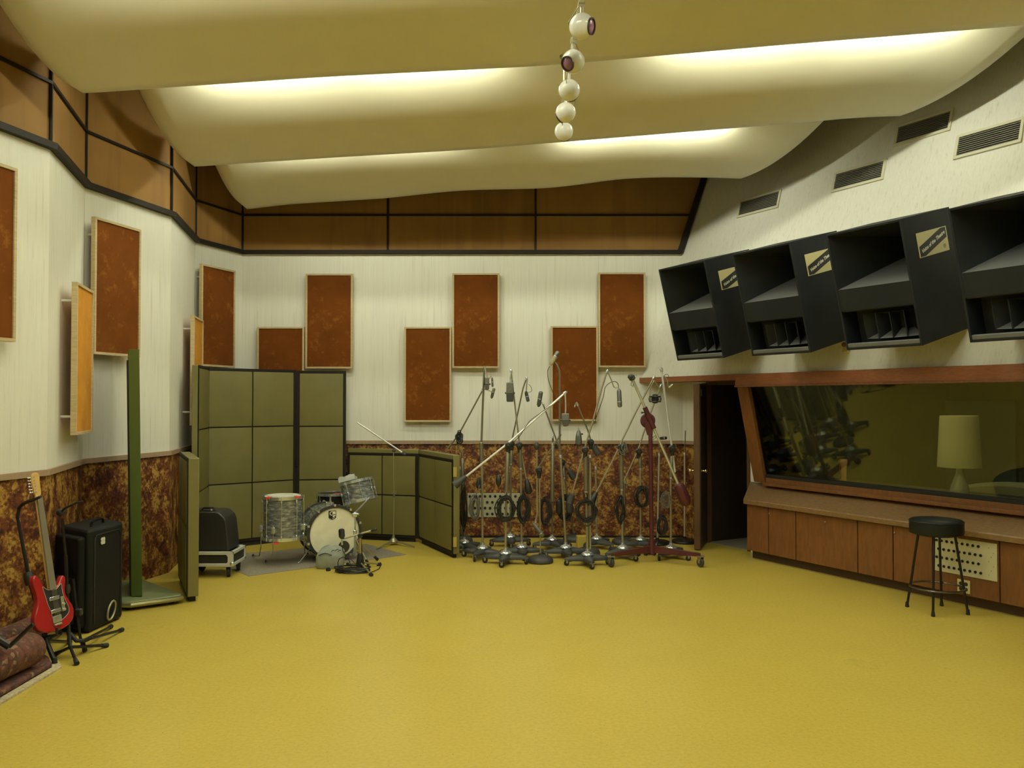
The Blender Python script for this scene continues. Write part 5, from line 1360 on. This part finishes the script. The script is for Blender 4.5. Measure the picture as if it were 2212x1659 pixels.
def star(t, p, rz):
    inst('base', STAR, t, p, rz); inst('dome', DOME, t, p)
    for k in range(4):
        an = rz + k * PI / 2; q = p + V((math.cos(an), math.sin(an), 0)) * .230
        inst('caster', WHEEL, t, V((q.x, q.y, 0)), an * 1.3 + .8)
def stand_at(px, py, h=.105): q = hp(px, py, h); return V((q.x, q.y, 0))
LBL = {}
def stand(name, bpx, bpy, lab, base='star', rz=0.2, top=None, sleeve=None, clutch=None, boom=None, cw=None, goose=None, thin=None, chrome=False, h=None, mt=None, rp=.0135, twin=None):
    """one stand; every pixel pair lies in the depth plane of its base (plus the offsets given)"""
    p = stand_at(bpx, bpy, .145 if base == 'star' else .05); Y = p.y
    t = thing('microphone_stand', p, lab, 'stand', 'microphone stands at the back wall')
    P = lambda x, y, dy=0: ad(x, y, Y + dy)
    if base == 'star': star(t, p, rz); zb = .165
    elif base == 'round': inst('base', ROUND, t, p); zb = .08
    else: inst('base', ROUNDB, t, p); zb = .07
    mt = mt or M_STEEL
    tp = P(*top)
    obj('lower_tube', MB().tube((p.x, p.y, zb), tp, rp, n=10), mt, t)
    if sleeve:
        a, b = P(*sleeve[0]), P(*sleeve[1])
        obj('sleeve', MB().lathe([(rp * 1.15, 0), (rp * 1.75, .01), (rp * 1.75, (b - a).length - .01), (rp * 1.2, (b - a).length)], a, b - a, 14), M_DKSTEEL, t)
    if thin:
        obj('upper_rod', MB().path([P(*q) for q in thin], .007, 8), M_DKSTEEL, t)
    if goose:
        obj('gooseneck', MB().path([P(*q) for q in goose], rp * .9, 10), M_DKSTEEL, t)
    if clutch:
        c = P(*clutch); m = MB()
        m.lathe([(.026, -.034), (.038, -.022), (.038, .022), (.026, .034)], c, (0, 1, 0), 16); m.tube(c - UP * .085, c - UP * .0, .022, .028, 12); 
        cl = obj('clutch', m, M_BLACK, t)
        m = MB(); m.lathe([(.013, 0), (.013, .022), (.004, .026)], c + V((.0, -.028, 0)), (0, -1, 0), 10); obj('clutch_knob', m, M_BLACK, cl)
    if boom:
        a, b = P(*boom[0]), P(*boom[-1]); mid = [P(*q) for q in boom[1:-1]]
        br = .0125 if chrome else .0095
        obj('boom_arm', MB().path([a] + mid + [b], br, 10), M_BRIGHT if chrome else mt, t)
        d = (b - a).normalized()
        obj('boom_tip', MB().lathe([(br * 1.3, -.02), (br * 1.6, 0), (br * 1.2, .022), (.004, .03)], b, d, 12), M_CHROME, t)
        if cw:
            d = ((mid[0] if mid else b) - a).normalized()
            kind = cw
            pr = {'cone': [(.018, .03), (.030, -.02), (.046, -.12), (.046, -.135), (.01, -.137)], 'drop': [(.012, .03), (.026, 0), (.038, -.05), (.044, -.10), (.036, -.135), (.012, -.15)],
                  'cyl': [(.014, .02), (.036, .01), (.038, -.09), (.030, -.10), (.004, -.102)]}[kind]
            obj('counterweight', MB().lathe(pr, a, d, 18), M_CAST if kind != 'drop' else M_BLACK, t)
    if twin:
        obj('second_tube', MB().tube(P(*twin[0]), P(*twin[1]), rp * .8, n=8), mt, t)
    for q in ((top[0], top[1] + 1),):
        c = P(*q); obj('collar', MB().lathe([(rp * 1.5, -.02), (rp * 1.6, 0), (rp * 1.3, .02)], c, UP, 12), M_CHROME, t)
    return t, Y

def cyl_mic(lab, Y, a, b, r, body=M_GREYMIC, grille=M_GRILLE, split=.45, flat=False, name='microphone', neck=None):
    """capsule-shaped microphone from pixel a (grille end) to pixel b (tail)"""
    A, B = ad(a[0], a[1], Y), ad(b[0], b[1], Y); d = B - A; L_ = d.length; d.normalize()
    t = thing(name, (A + B) / 2, lab, 'microphone', 'microphones on the stands')
    s = L_ * split
    obj('grille', MB().lathe([(r * .25, 0), (r * .75, r * .18), (r * .97, r * .6), (r, r * 1.1), (r, s)], A, d, 18), grille, t)
    obj('body', MB().lathe([(r * 1.03, s - .004), (r * 1.05, s + .004), (r * .98, s + .012), (r * .95, L_ * .86), (r * .6, L_ * .95), (r * .4, L_)], A, d, 18), body, t)
    obj('band', MB().lathe([(r * 1.06, s - .004), (r * 1.10, s), (r * 1.06, s + .006)], A, d, 18), M_CHROME, t)
    if neck:
        obj('swivel', MB().path([B - d * L_ * .1] + [ad(q[0], q[1], Y) for q in neck], .007, 8), M_STEEL, t)
    return t
def box_mic(lab, Y, x0, y0, x1, y1, th=.045, hang=None, taper=.85, m1=M_GREYMIC):
    A, B = ad(x0, y0, Y), ad(x1, y1, Y); w = B.x - A.x; h = A.z - B.z; cx = (A.x + B.x) / 2
    t = thing('microphone', V((cx, Y, B.z)), lab, 'microphone', 'microphones on the stands')
    def fr(z0, z1, k0, k1, name, mt):
        m = MB(); P = []
        for z, k in ((z0, k0), (z1, k1)):
            for sx, sy in ((-1, -1), (1, -1), (1, 1), (-1, 1)): P.append(V((cx + sx * w / 2 * k, Y + sy * th / 2 * k, z)))
        m.hexa(P); obj(name, m, mt, t, bevel=.008)
    fr(B.z + h * .42, A.z, 1.0, .94, 'grille', M_GRILLE); fr(B.z, B.z + h * .40, taper, 1.0, 'body', m1)
    m = MB(); m.box((cx, Y, B.z + h * .41), (w * 1.03, th * 1.03, h * .05)); obj('band', m, M_CAST, t)
    for s in (-1, 1): obj('pivot_screw', MB().lathe([(.010, 0), (.010, .012), (.003, .014)], V((cx + s * w * .51, Y, B.z + h * .45)), V((s, 0, 0)), 10), M_BLACK, t)
    if hang: obj('swivel', MB().path([V((cx, Y, A.z - .005))] + [ad(q[0], q[1], Y) for q in hang], .008, 8), M_CHROME, t)
    return t
def coil(lab, Y, px, py, rx, ry, n=6, mt=M_CABLE, r=.0068, tail=None, seed=1, hang=None):
    rd = random.Random(seed); m = MB(); c = ad(px, py, Y); k = Y / FPX
    for i in range(n + 2):
        ax, az = rx * k * rd.uniform(.55, 1.10), ry * k * rd.uniform(.72, 1.06); ox, oz, oy = rd.uniform(-.016, .016), rd.uniform(-.02, .01), rd.uniform(-.03, .03); ph = rd.uniform(0, 6)
        m.path([c + V((ox + ax * math.cos(x) + .006 * math.sin(3 * x + ph), oy + .012 * math.sin(x + ph), oz + az * math.sin(x) + .006 * math.cos(2 * x + ph))) for x in [2 * PI * j / 26 for j in range(26)]], r, 5, closed=True)
    top = c + V((0, 0, ry * k))
    m.path([top + V((-.02, -.03, -.03)), top + V((-.012, -.03, .01)), top + V((.012, .0, .012)), top + V((.02, .03, -.02)), top + V((.0, .03, -.05)), top + V((-.022, 0, -.05))], r * .9, 5, closed=True)
    if hang: m.path([top + V((0, -.02, 0)), top.lerp(ad(hang[0], hang[1], Y), .5) + V((.012, 0, 0)), ad(hang[0], hang[1], Y)], r * .9, 5)
    if tail:
        pp = [c + V((0, -.02, -ry * k))] + [ad(q[0], q[1], Y - .02) for q in tail]; m.path(pp, r, 5)
    return tag(obj('cable_coil', m, mt, loc=c), lab, 'cable', 'cable coils hung on the stands')
def cable(lab, Y, pts, r=.0045, mt=M_CABLE):
    P = [ad(q[0], q[1], Y + (q[2] if len(q) > 2 else 0)) for q in pts]
    Q = []
    for i in range(len(P) - 1):                     # Catmull-Rom through the points
        a, b, c_, d = P[max(0, i - 1)], P[i], P[i + 1], P[min(len(P) - 1, i + 2)]
        for j in range(5):
            s = j / 5; Q.append(.5 * ((2 * b) + (c_ - a) * s + (2 * a - 5 * b + 4 * c_ - d) * s * s + (3 * b - a - 3 * c_ + d) * s ** 3))
    Q.append(P[-1])
    return tag(obj('microphone_cable', MB().path(Q, r, 6), mt, loc=P[0]), lab, 'cable', 'loose microphone cables')

# --- from the low screen towards the door
t, Y = stand('r', 997, 1163, 'microphone stand mostly hidden behind the end of the low screen', base='round', top=(994, 1010), mt=M_DKSTEEL, rp=.012)
t, Y = stand('s', 1002, 1166, 'boom stand with bent neck just right of the low screen', rz=.75, top=(1000, 1060), sleeve=((1000, 1062), (999, 990)), goose=[(999, 990), (998, 979), (991, 968), (989, 955), (990, 946)], clutch=(990, 943),
             boom=[(962, 975), (990, 940), (1043, 842)], mt=M_DKSTEEL, rp=.012)
cyl_mic('small microphone tilted on the far left boom tip', Y - .05, (1067.5, 838), (1061.5, 861), .018, M_GREYMIC, M_GRILLE, .4, neck=[(1062, 846), (1052, 842), (1044, 840)])
coil('black cable loop on the clutch of the bent-neck stand', Y - .05, 992, 944, 7, 12, 3, seed=3)
cable('thin cable hanging from the bent-neck stand beside the low screen', Y - .06, [(1002, 1000), (1004, 1060), (1007, 1090), (1012, 1125), (1020, 1150)], .004)
coil('tall black bunch of cable on the stand beside the low screen', Y - .08, 1001, 1098, 5, 48, 5, seed=4)

t, Y = stand('s', 1042.5, 1178, 'straight tall stand second from the low screen', rz=1.2, top=(1041, 1000), sleeve=((1041, 1002), (1039.5, 955)), goose=[(1040, 955), (1043, 870), (1046, 800), (1047, 790)], mt=M_STEEL)
box_mic('grey block microphone at the top of the tall straight stand', Y - .05, 1047, 815, 1057, 842, .05, [(1051, 810), (1049, 800), (1047, 791)])
cyl_mic('slim grey microphone dangling beside the block microphone', Y - .06, (1064, 836), (1063, 815), .012, M_GREYMIC, M_GRILLE, .5, neck=[(1061, 812), (1057, 818)])
coil('grey cable coil in front of the jack panel', Y - .07, 1026, 1097, 10, 26, 7, M_CABLEG, seed=5, hang=(1036, 1048))
tag(obj('cable_boot', MB().lathe([(.012, 0), (.026, .02), (.022, .10), (.010, .13)], ad(1034, 1056, Y - .04), UP, 12), M_BLACK), 'black rubber sleeve hanging above the grey cable coil', 'sleeve')

t, Y3 = stand('s', 1092, 1189, 'front boom stand with long bright chrome arm crossing the group', rz=-1.75, top=(1094, 1060), sleeve=((1094, 1062), (1097, 975)), clutch=(1098, 962), boom=[(1003, 1032), (1098, 957), (1220, 849)], cw='cone', chrome=True, mt=M_STEEL, rp=.013)
box_mic('tapered grey ribbon microphone hanging from the chrome arm', Y3 - .03, 1213, 893, 1230, 921, .045, [(1222, 886), (1222, 870), (1221, 850)], .55)
coil('black cable coil hung low on the front chrome boom stand', Y3 - .05, 1092, 1098, 19, 26, 7, seed=6, hang=(1094, 1062))
cable('cable sagging along the long chrome boom', Y3 - .03, [(1110, 955), (1124, 940), (1140, 915), (1150, 905), (1168, 892), (1190, 876)], .004)
tag(obj('foam_windscreen', MB().lathe([(.010, 0), (.026, .03), (.034, .075), (.026, .115), (.012, .13)], ad(1077, 1052, Y3 - .04), UP, 14), M_BLACK), 'black teardrop foam hanging left of the chrome boom pole', 'windscreen')

t, Y = stand('s', 1102, 1154, 'rear boom stand against the wall behind the chrome boom', rz=.1, top=(1104, 1000), sleeve=((1104, 1002), (1105, 965)), clutch=(1105, 958), boom=[(1098, 985), (1105, 955), (1130, 838), (1137, 818)], mt=M_DKSTEEL, rp=.012)
cyl_mic('black can microphone hanging left under a bent boom tip', Y - .04, (1141, 868), (1136, 845), .022, M_BLACK, M_GREYMIC, .5, neck=[(1137, 840), (1138, 826), (1139, 820)])
cable('short loop of cable beside the black can microphone', Y - .05, [(1141, 848), (1148, 845), (1147, 836), (1142, 830)], .0035)

t, Y = stand('s', 1127, 1176, 'boom stand right of the chrome boom, carrying the big slab microphone', rz=.1, top=(1125, 1010), sleeve=((1125, 1012), (1123, 970)), clutch=(1122, 962), boom=[(1138, 1040), (1122, 958), (1104, 802)], cw='drop', mt=M_STEEL)
box_mic('large slab shaped grey ribbon microphone high above the dado', Y - .05, 1093.5, 826, 1109.5, 868, .06, [(1102, 818), (1104, 804)], .9, M_CAST)
coil('long black cable coil right of the jack panel', Y - .05, 1131, 1098, 13, 30, 8, seed=7, hang=(1130, 1058))

t, Y = stand('r', 1167.5, 1205, 'short stand on a round charcoal base with a downward pointing microphone', base='round', top=(1165, 1022), clutch=(1164, 1016), boom=[(1159.5, 968), (1160, 1030), (1160.5, 1110), (1157, 1126)], mt=M_STEEL, rp=.008)
cyl_mic('long grey microphone pointing down near the floor by the round base', Y - .08, (1174, 1159), (1152, 1131), .024, M_GREYMIC, M_GRILLE, .25, neck=[(1155, 1128), (1157, 1124)])
tag(obj('weight', MB().lathe([(.010, 0), (.026, .02), (.030, .06), (.016, .085)], ad(1159, 972, Y), UP, 14), M_CAST), 'grey end weight on the upright arm over the dado rail', 'weight')

t, Y = stand('s', 1192.5, 1160, 'stand in the middle of the group with thick dull sleeve', rz=.35, top=(1194, 960), sleeve=((1193, 1085), (1194, 962)), boom=[(1160, 1014), (1196, 962), (1209, 942)], mt=M_DKSTEEL, rp=.013)
cyl_mic('tiny chrome microphone on top of the thick sleeved stand', Y - .04, (1194.5, 940), (1194, 955), .012, M_GREYMIC, M_CHROME, .4)
coil('dark bundle of cable left of the black bag bundle', Y - .06, 1178, 1103, 12, 28, 6, seed=8, tail=[(1176, 1140), (1180, 1130)])

t, Y = stand('s', 1222, 1177, 'tallest upright stand, in front of the fifth velvet panel', rz=.15, top=(1211, 985), thin=None, goose=[(1211, 988), (1209, 960), (1209, 880), (1209, 812), (1208, 800), (1203, 788), (1199, 783)], mt=M_STEEL, rp=.013)
cyl_mic('chrome condenser microphone tilted up at the very top', Y - .03, (1206.5, 759), (1188.5, 789), .026, M_NICKEL, M_GRILLE, .36)
cable('cable looping down from the topmost chrome microphone', Y - .02, [(1188, 791), (1183, 802), (1185, 822), (1192, 842), (1199, 858), (1208, 870)], .004)
t7, Y = stand('r', 1240, 1160, 'boom stand carrying the tall capsule microphone on a left leaning arm', base='round', top=(1219, 1030), sleeve=((1219, 1032), (1216, 1004)), clutch=(1215, 998), boom=[(1231, 1020), (1215, 994), (1200, 945), (1173, 873)], cw='cyl', mt=M_DKSTEEL, rp=.012)
cyl_mic('upright capsule shaped grey microphone below the topmost one', Y - .04, (1169, 845), (1163, 879), .028, M_GREYMIC, M_GREYMIC, .5, neck=[(1170, 870), (1174, 876)])
coil('dense black cable bundle in the middle of the group', Y - .08, 1220, 1096, 16, 26, 12, seed=9, r=.008)
tag(obj('foam_windscreen', MB().lathe([(.012, 0), (.040, .03), (.046, .12), (.038, .17), (.014, .19)], ad(1208, 1112, Y - .12), UP, 16), M_BLACK), 'black foam cover left of the pair in the middle of the group', 'windscreen')
tag(obj('foam_windscreen', MB().lathe([(.012, 0), (.040, .03), (.046, .10), (.038, .15), (.014, .17)], ad(1230, 1112, Y - .12), UP, 16), M_CAST), 'charcoal foam cover right of the pair in the middle of the group', 'windscreen')

t, Y8 = stand('s', 1269, 1192, 'front boom stand holding the long tube microphone', rz=-1.45, top=(1266, 1060), sleeve=((1266, 1062), (1265, 985)), clutch=(1264, 972), boom=[(1235, 1070), (1263, 968), (1282, 905), (1300, 838), (1311, 803)], cw='cyl', mt=M_STEEL, twin=((1275, 1186), (1275, 1000)))
cyl_mic('long grey tube microphone hanging from the tall right hand boom', Y8 - .03, (1339, 880), (1337, 840), .026, M_GREYMIC, M_GRILLE, .30, neck=[(1336, 836), (1331, 838), (1326, 836), (1321, 822), (1313, 803)])
cable('cable arching from the long tube microphone to its boom', Y8 - .03, [(1337, 838), (1334, 828), (1327, 824), (1316, 828), (1307, 838), (1303, 858), (1292, 890), (1284, 915)], .004)
coil('black cable coil hung low on the front right boom stand', Y8 - .05, 1266, 1103, 20, 26, 8, seed=10, hang=(1266, 1064))
t, Y = stand('r', 1270, 1188, 'stand hidden behind the front right boom, with a small left leaning arm', base='round', top=(1275, 985), clutch=(1276, 955), boom=[(1284, 966), (1276, 950), (1270, 930), (1247, 874)], cw='cyl', mt=M_DKSTEEL, rp=.013)
cyl_mic('tiny microphone on the thin arm before the fifth velvet panel', Y - .03, (1241, 880), (1244, 871), .009, M_GREYMIC, M_CHROME, .5, neck=[(1246, 869), (1247, 873)])
t = thing('microphone', ad(1250, 958, Y - .06), 'small grey pyramid shaped microphone just above the dado rail', 'microphone', 'microphones on the stands')
q = ad(1250, 960, Y - .06); obj('body', MB().lathe([(.040, 0), (.042, .01), (.036, .09), (.022, .15), (.008, .165)], q, UP, 10), M_GREYMIC, t); obj('swivel', MB().tube(q + UP * .16, q + UP * .19, .006), M_CHROME, t); obj('side_screw', MB().lathe([(.010, 0), (.010, .02)], q + V((.03, 0, .12)), (1, 0, 0), 8), M_BLACK, t)
obj('mount', MB().path([q, q - UP * .10 + V((.01, 0, 0)), ad(1262, 1000, Y - .05)], .006, 8), M_DKSTEEL, t)

t, Y = stand('s', 1289, 1158, 'plain short stand without a boom, at the wall right of centre', rz=.8, top=(1287, 1010), mt=M_STEEL, rp=.013)
tag(obj('foam_block', MB().box(hp(1259, 1187) + V((0, .05, .080)), (.140, .10, .158), Matrix.Rotation(.1, 3, 'Z')), M_YELLOW, bevel=.006), 'yellow foam block on the floor between the stand bases', 'block')

t, Y10 = stand('s', 1345, 1178, 'boom stand with bent arm left of the maroon stand', rz=.55, top=(1343, 1055), sleeve=((1343, 1057), (1342, 980)), clutch=(1341, 966), boom=[(1286, 1068), (1340, 962), (1344, 950), (1354, 930), (1372, 893), (1412, 816)], cw='drop', mt=M_STEEL)
coil('small cable coil at the right of the bent-arm stand clutch', Y10 - .03, 1347, 968, 7, 10, 3, M_CABLEG, seed=11)
coil('black cable bunch low on the bent-arm boom stand', Y10 - .05, 1340, 1100, 10, 28, 5, seed=12)
t = thing('microphone', ad(1415, 862, Y10 - .03), 'black spider shock mount microphone hanging right of the maroon joint', 'microphone', 'microphones on the stands')
q = ad(1415, 862, Y10 - .03)
obj('body', MB().lathe([(.012, -.05), (.032, -.045), (.036, 0), (.030, .05), (.012, .056)], q, UP, 16), M_BLACK, t)
for z in (-.03, .03): obj('cage_ring', MB().path([q + V((math.cos(x) * .062, math.sin(x) * .062, z)) for x in [2 * PI * i / 20 for i in range(20)]], .007, 6, closed=True), M_BLACK, t)
for i in range(8):
    x = 2 * PI * i / 8; d = V((math.cos(x), math.sin(x), 0)); obj('elastic_cord', MB().path([q + d * .034 + UP * .02, q + d * .062 + UP * .03, q + d * .070 + UP * .0, q + d * .062 - UP * .03], .005, 5), M_BLACK, t)
for s in (1403, 1426): obj('suspension_rod', MB().path([ad(s, 858, Y10 - .03), ad(s + (1413 - s) * .15, 838, Y10 - .03), ad(1413, 822, Y10 - .02)], .004, 6), M_STEEL, t)

t, Y = stand('r', 1346, 1166, 'plain straight stand standing furthest back by the wall', base='round', top=(1350, 1040), mt=M_DKSTEEL, rp=.013)
t, Y = stand('s', 1384, 1160, 'boom stand directly behind the maroon stand', rz=.5, top=(1383, 1010), sleeve=((1383, 1012), (1382, 985)), clutch=(1380, 975), boom=[(1347, 1041), (1379, 971), (1395, 920), (1427, 834)], mt=M_STEEL, rp=.012)
coil('round black cable coil hanging behind the maroon pole', Y - .05, 1386, 1073, 15, 22, 7, seed=13)
t, Y13 = stand('s', 1449, 1178, 'boom stand with bright steep chrome arm right of the maroon stand', rz=.8, top=(1449, 1030), sleeve=((1449, 1032), (1451, 985)), clutch=(1452, 968), boom=[(1458, 1020), (1451, 965), (1429, 799)], chrome=True, mt=M_STEEL, rp=.012)
cyl_mic('slim pencil microphone at the tip of the steep chrome arm', Y13 - .03, (1454, 830), (1444, 838), .010, M_NICKEL, M_CHROME, .3, neck=[(1443, 832), (1441, 819), (1434, 812)])
cable('thin wire loop at the tip of the steep chrome arm', Y13 - .03, [(1434, 816), (1437, 809), (1442, 809), (1444, 813), (1440, 818)], .003)
coil('pale grey loose cable strands right of the maroon pole', Y13 - .08, 1438, 1080, 9, 18, 5, M_CABLEG, seed=14, r=.004)
coil('black cable bunch low behind the maroon pole', Y13 - .03, 1430, 1135, 9, 22, 5, seed=15)
t, Y = stand('r', 1420, 1166, 'straight chrome stand on a round black base beside the maroon pole', base='roundb', top=(1424, 981), thin=[(1424, 981), (1424, 958), (1425, 950)], mt=M_NICKEL, rp=.012)
cyl_mic('black microphone lying level on the straight chrome stand', Y - .02, (1441, 946), (1425, 947), .019, M_BLACK, M_BLACK, .4)
t, Y = stand('r', 1479, 1163, 'rightmost straight stand on a glossy round black base next to the door', base='roundb', top=(1479, 980), thin=[(1479, 982), (1480, 955), (1480.5, 930)], mt=M_NICKEL, rp=.013)

# the big maroon boom stand on casters
p = hp(1408, 1213); p.z = 0; Ym = p.y
t = thing('studio_boom_stand', p, 'big maroon studio boom stand on three large casters in front of the door side', 'stand')
P = lambda x, y, dy=0: ad(x, y, Ym + dy)
hubz = P(1408, 1182).z
obj('pole', MB().tube((p.x, p.y, hubz - .04), P(1405, 935), .024, n=16), M_MAROON, t)
m = MB(); m.lathe([(.04, -.08), (.045, 0), (.03, .09)], V((p.x, p.y, hubz)), UP, 16); obj('hub', m, M_MAROON, t)
for (fx, fy, big) in ((1320, 1225, 1), (1513, 1225, 1), (1395, 1200, 0)):
    f = hp(fx, fy); r = .052 if big else .040; top = V((f.x, f.y, r * 2.5))
    lg = obj('leg', MB().hexa([V((p.x, p.y, hubz - .06)) + V((0, .022, 0)), top + V((0, .018, -.018)), top + V((0, -.018, -.018)), V((p.x, p.y, hubz - .06)) + V((0, -.022, 0)), V((p.x, p.y, hubz + .02)) + V((0, .022, 0)), top + V((0, .018, .022)), top + V((0, -.018, .022)), V((p.x, p.y, hubz + .02)) + V((0, -.022, 0))]), M_MAROON, t, bevel=.004)
    caster(t, V((f.x, f.y, 0)), r, .030, (.9, .45, 0), M_CAST if big else M_RUBBER, M_STEEL, h=r * 2.3)
head = P(1400, 905)
a, b = P(1365, 816, -.02), P(1466, 1048, -.02); d = (b - a).normalized()
obj('boom_arm', MB().tube(a, b, .0155, n=14), M_NICKEL, t)
obj('boom_sleeve', MB().tube(a + d * ((P(1392, 880) - a).dot(d)), a + d * ((P(1414, 925) - a).dot(d)), .027, n=14), M_MAROON, t)
obj('head_wheel', MB().lathe([(.02, -.03), (.075, -.028), (.085, 0), (.075, .028), (.02, .03)], head + V((.0, .02, -.02)), (0, 1, 0), 24), M_MAROON, t)
obj('head_bracket', MB().hexa([P(1402, 940) + V((-.02, -.02, 0)), P(1402, 940) + V((.04, -.02, 0)), P(1402, 940) + V((.04, .02, 0)), P(1402, 940) + V((-.02, .02, 0)), head + V((-.05, -.03, -.03)), head + V((.05, -.03, -.03)), head + V((.05, .03, -.03)), head + V((-.05, .03, -.03))]), M_MAROON, t, bevel=.005)
obj('lock_handle', MB().path([head + V((-.02, -.03, .05)), head + V((-.05, -.05, .075)), head + V((-.085, -.05, .07))], [.012, .009, .012], 8), M_BLACK, t)
obj('clamp_screw', MB().path([P(1410, 945), P(1416, 940, -.03), P(1416, 946, -.04), P(1411, 950, -.02)], .007, 8), M_CHROME, t)
obj('counterweight', MB().lathe([(.020, -.02), (.052, -.005), (.062, .03), (.064, .16), (.055, .215), (.030, .245), (.004, .25)], b - d * .0, d, 22), M_MAROON, t)
m = MB(); m.lathe([(.02, -.03), (.036, -.02), (.036, .02), (.02, .03)], a, d, 16); m.sphere(a + V((-.02, -.02, .01)), .030, 10); obj('end_clamp', m, M_CAST, t)
obj('hook', MB().path([a + V((0, 0, -.03)), a + V((-.012, 0, -.08)), a + V((.012, 0, -.10)), a + V((.015, 0, -.075))], .006, 6), M_STEEL, t)
obj('hook', MB().path([a + V((.02, 0, .02)), a + V((.05, 0, .035)), a + V((.055, 0, .015))], .005, 6), M_STEEL, t)

# --- stands around the drum kit
bp = hp(850, 1177); bp.z = 0; Yd = bp.y
t = thing('microphone_stand', bp, 'slim nickel tripod stand before the low screen, its boom tilted up to the left', 'stand', 'microphone stands around the drums')
P = lambda x, y, dy=0: ad(x, y, Yd + dy)
for px, py in ((813, 1188), (896, 1183), (857, 1171)):
    f = hp(px, py); f.z = .010; obj('leg', MB().path([V((bp.x, bp.y, .055)), V((bp.x, bp.y, .055)).lerp(f, .3), f], [.016, .011, .008], 8), M_STEEL, t)
obj('base', MB().lathe([(.050, .03), (.055, .045), (.040, .07), (.018, .09), (.014, .12)], bp, UP, 18), M_STEEL, t)
obj('lower_tube', MB().tube(V((bp.x, bp.y, .1)), P(851, 1070), .008), M_STEEL, t)
obj('upper_rod', MB().tube(P(851, 1072), P(850, 978), .0055), M_STEEL, t)
obj('grip', MB().lathe([(.013, -.025), (.015, 0), (.013, .025)], P(851, 1070), UP, 12), M_DKSTEEL, t)
obj('fork', MB().path([P(847, 1060), P(847, 1066), P(855, 1066), P(855, 1060)], .004, 6), M_STEEL, t)
obj('clutch', MB().lathe([(.012, -.02), (.022, -.012), (.022, .012), (.012, .02)], P(851, 973), (0, 1, 0), 12), M_CAST, t)
a, b = P(771, 912), P(873, 980); obj('boom_arm', MB().tube(a, b, .010, n=12), M_BRIGHT, t)
d = (b - a).normalized(); obj('counterweight', MB().lathe([(.012, -.03), (.024, -.02), (.026, .02), (.012, .03)], b, d, 14), M_CAST, t)

bp = hp(778, 1230); bp.z = 0; Yd = bp.y
t = thing('microphone_stand', bp, 'short black based tripod stand with brass coloured pole in front of the bass drum', 'stand', 'microphone stands around the drums')
P = lambda x, y, dy=0: ad(x, y, Yd + dy)
for px, py in ((802, 1245), (820, 1222), (752, 1222)):
    f = hp(px, py); f.z = .016; lg = obj('leg', MB().path([V((bp.x, bp.y, .075)), f], .009, 8), M_STEEL, t)
    q = (f - bp).normalized(); obj('rubber_foot', MB().tube(f - q * .03, f + q * .012, .017, .020, 10), M_RUBBER, lg)
obj('base', MB().lathe([(.040, .03), (.044, .06), (.036, .12), (.026, .165), (.014, .175)], bp, UP, 18), M_BLACK, t)
obj('lower_tube', MB().tube(V((bp.x, bp.y, .16)), P(778, 1160), .015, n=12), mat('brassy_tube', (.48, .42, .22), .3, .9), t)
c = P(778, 1157); obj('clutch', MB().lathe([(.018, -.028), (.026, -.016), (.026, .016), (.018, .028)], c, (0, 1, 0), 14), M_BLACK, t)
a, b = P(744, 1163, -.03), P(803, 1146, .03); obj('boom_arm', MB().tube(a, b, .009), M_STEEL, t)
d = (b - a).normalized(); obj('counterweight', MB().lathe([(.010, -.01), (.017, 0), (.017, .05), (.008, .055)], b, d, 12), M_BLACK, t)
obj('hanging_wire', MB().path([P(780, 1160), P(782, 1190), P(781, 1215), P(776, 1225)], .0045, 6), M_CABLE, t)
A, B = P(737.5, 1142, -.03), P(738.5, 1162, -.03); dm = (B - A).normalized(); L_ = (B - A).length
t = thing('microphone', A, 'stubby black microphone on the short boom right in front of the bass drum head', 'microphone')
obj('grille', MB().lathe([(.012, 0), (.028, .006), (.032, .02), (.032, L_ * .75)], A, dm, 20), M_BLACK, t); obj('body', MB().lathe([(.033, L_ * .73), (.033, L_ * .82), (.024, L_ * .98), (.012, L_ * 1.1)], A, dm, 18), M_CAST, t)
obj('connector', MB().tube(B + UP * -.01, ad(739, 1177, Yd - .03), .009, n=10), M_CHROME, t); obj('swivel', MB().tube(B, a, .010, n=8), M_BLACK, t)
cable('black cable from the bass drum microphone down to the floor coil', Yd - .03, [(739, 1177), (741, 1190), (748, 1200), (762, 1212, .0), (770, 1222, -.02)], .0045)
m = MB(); rd = random.Random(5); cc = hp(762, 1236)
for i in range(9):
    ax, ay = .17 * rd.uniform(.75, 1.1), .115 * rd.uniform(.75, 1.05); o = V((rd.uniform(-.02, .02), rd.uniform(-.012, .012), .008 + .006 * i)); ph = rd.uniform(0, 6)
    m.path([cc + o + V((ax * math.cos(x) + .006 * math.sin(3 * x + ph), ay * math.sin(x), .003 * math.sin(4 * x + ph))) for x in [2 * PI * j / 30 for j in range(30)]], .005, 5, closed=True)
lp = [(776, 1232, .02), (800, 1237, .01), (818, 1229, .01), (823, 1220, .01), (816, 1216, .012)]
m.path([hp(x, y, z) for x, y, z in lp], .005, 5)
m.path([hp(735, 1238, .01), hp(730, 1226, .02), ad(730, 1215, cc.y), ad(733, 1207, cc.y), ad(740, 1204, cc.y), ad(752, 1204, cc.y), hp(760, 1228, .04)], .005, 5)
tag(obj('cable_coil', m, M_CABLE, loc=cc), 'flat coil of black cable on the floor under the short drum microphone stand', 'cable')
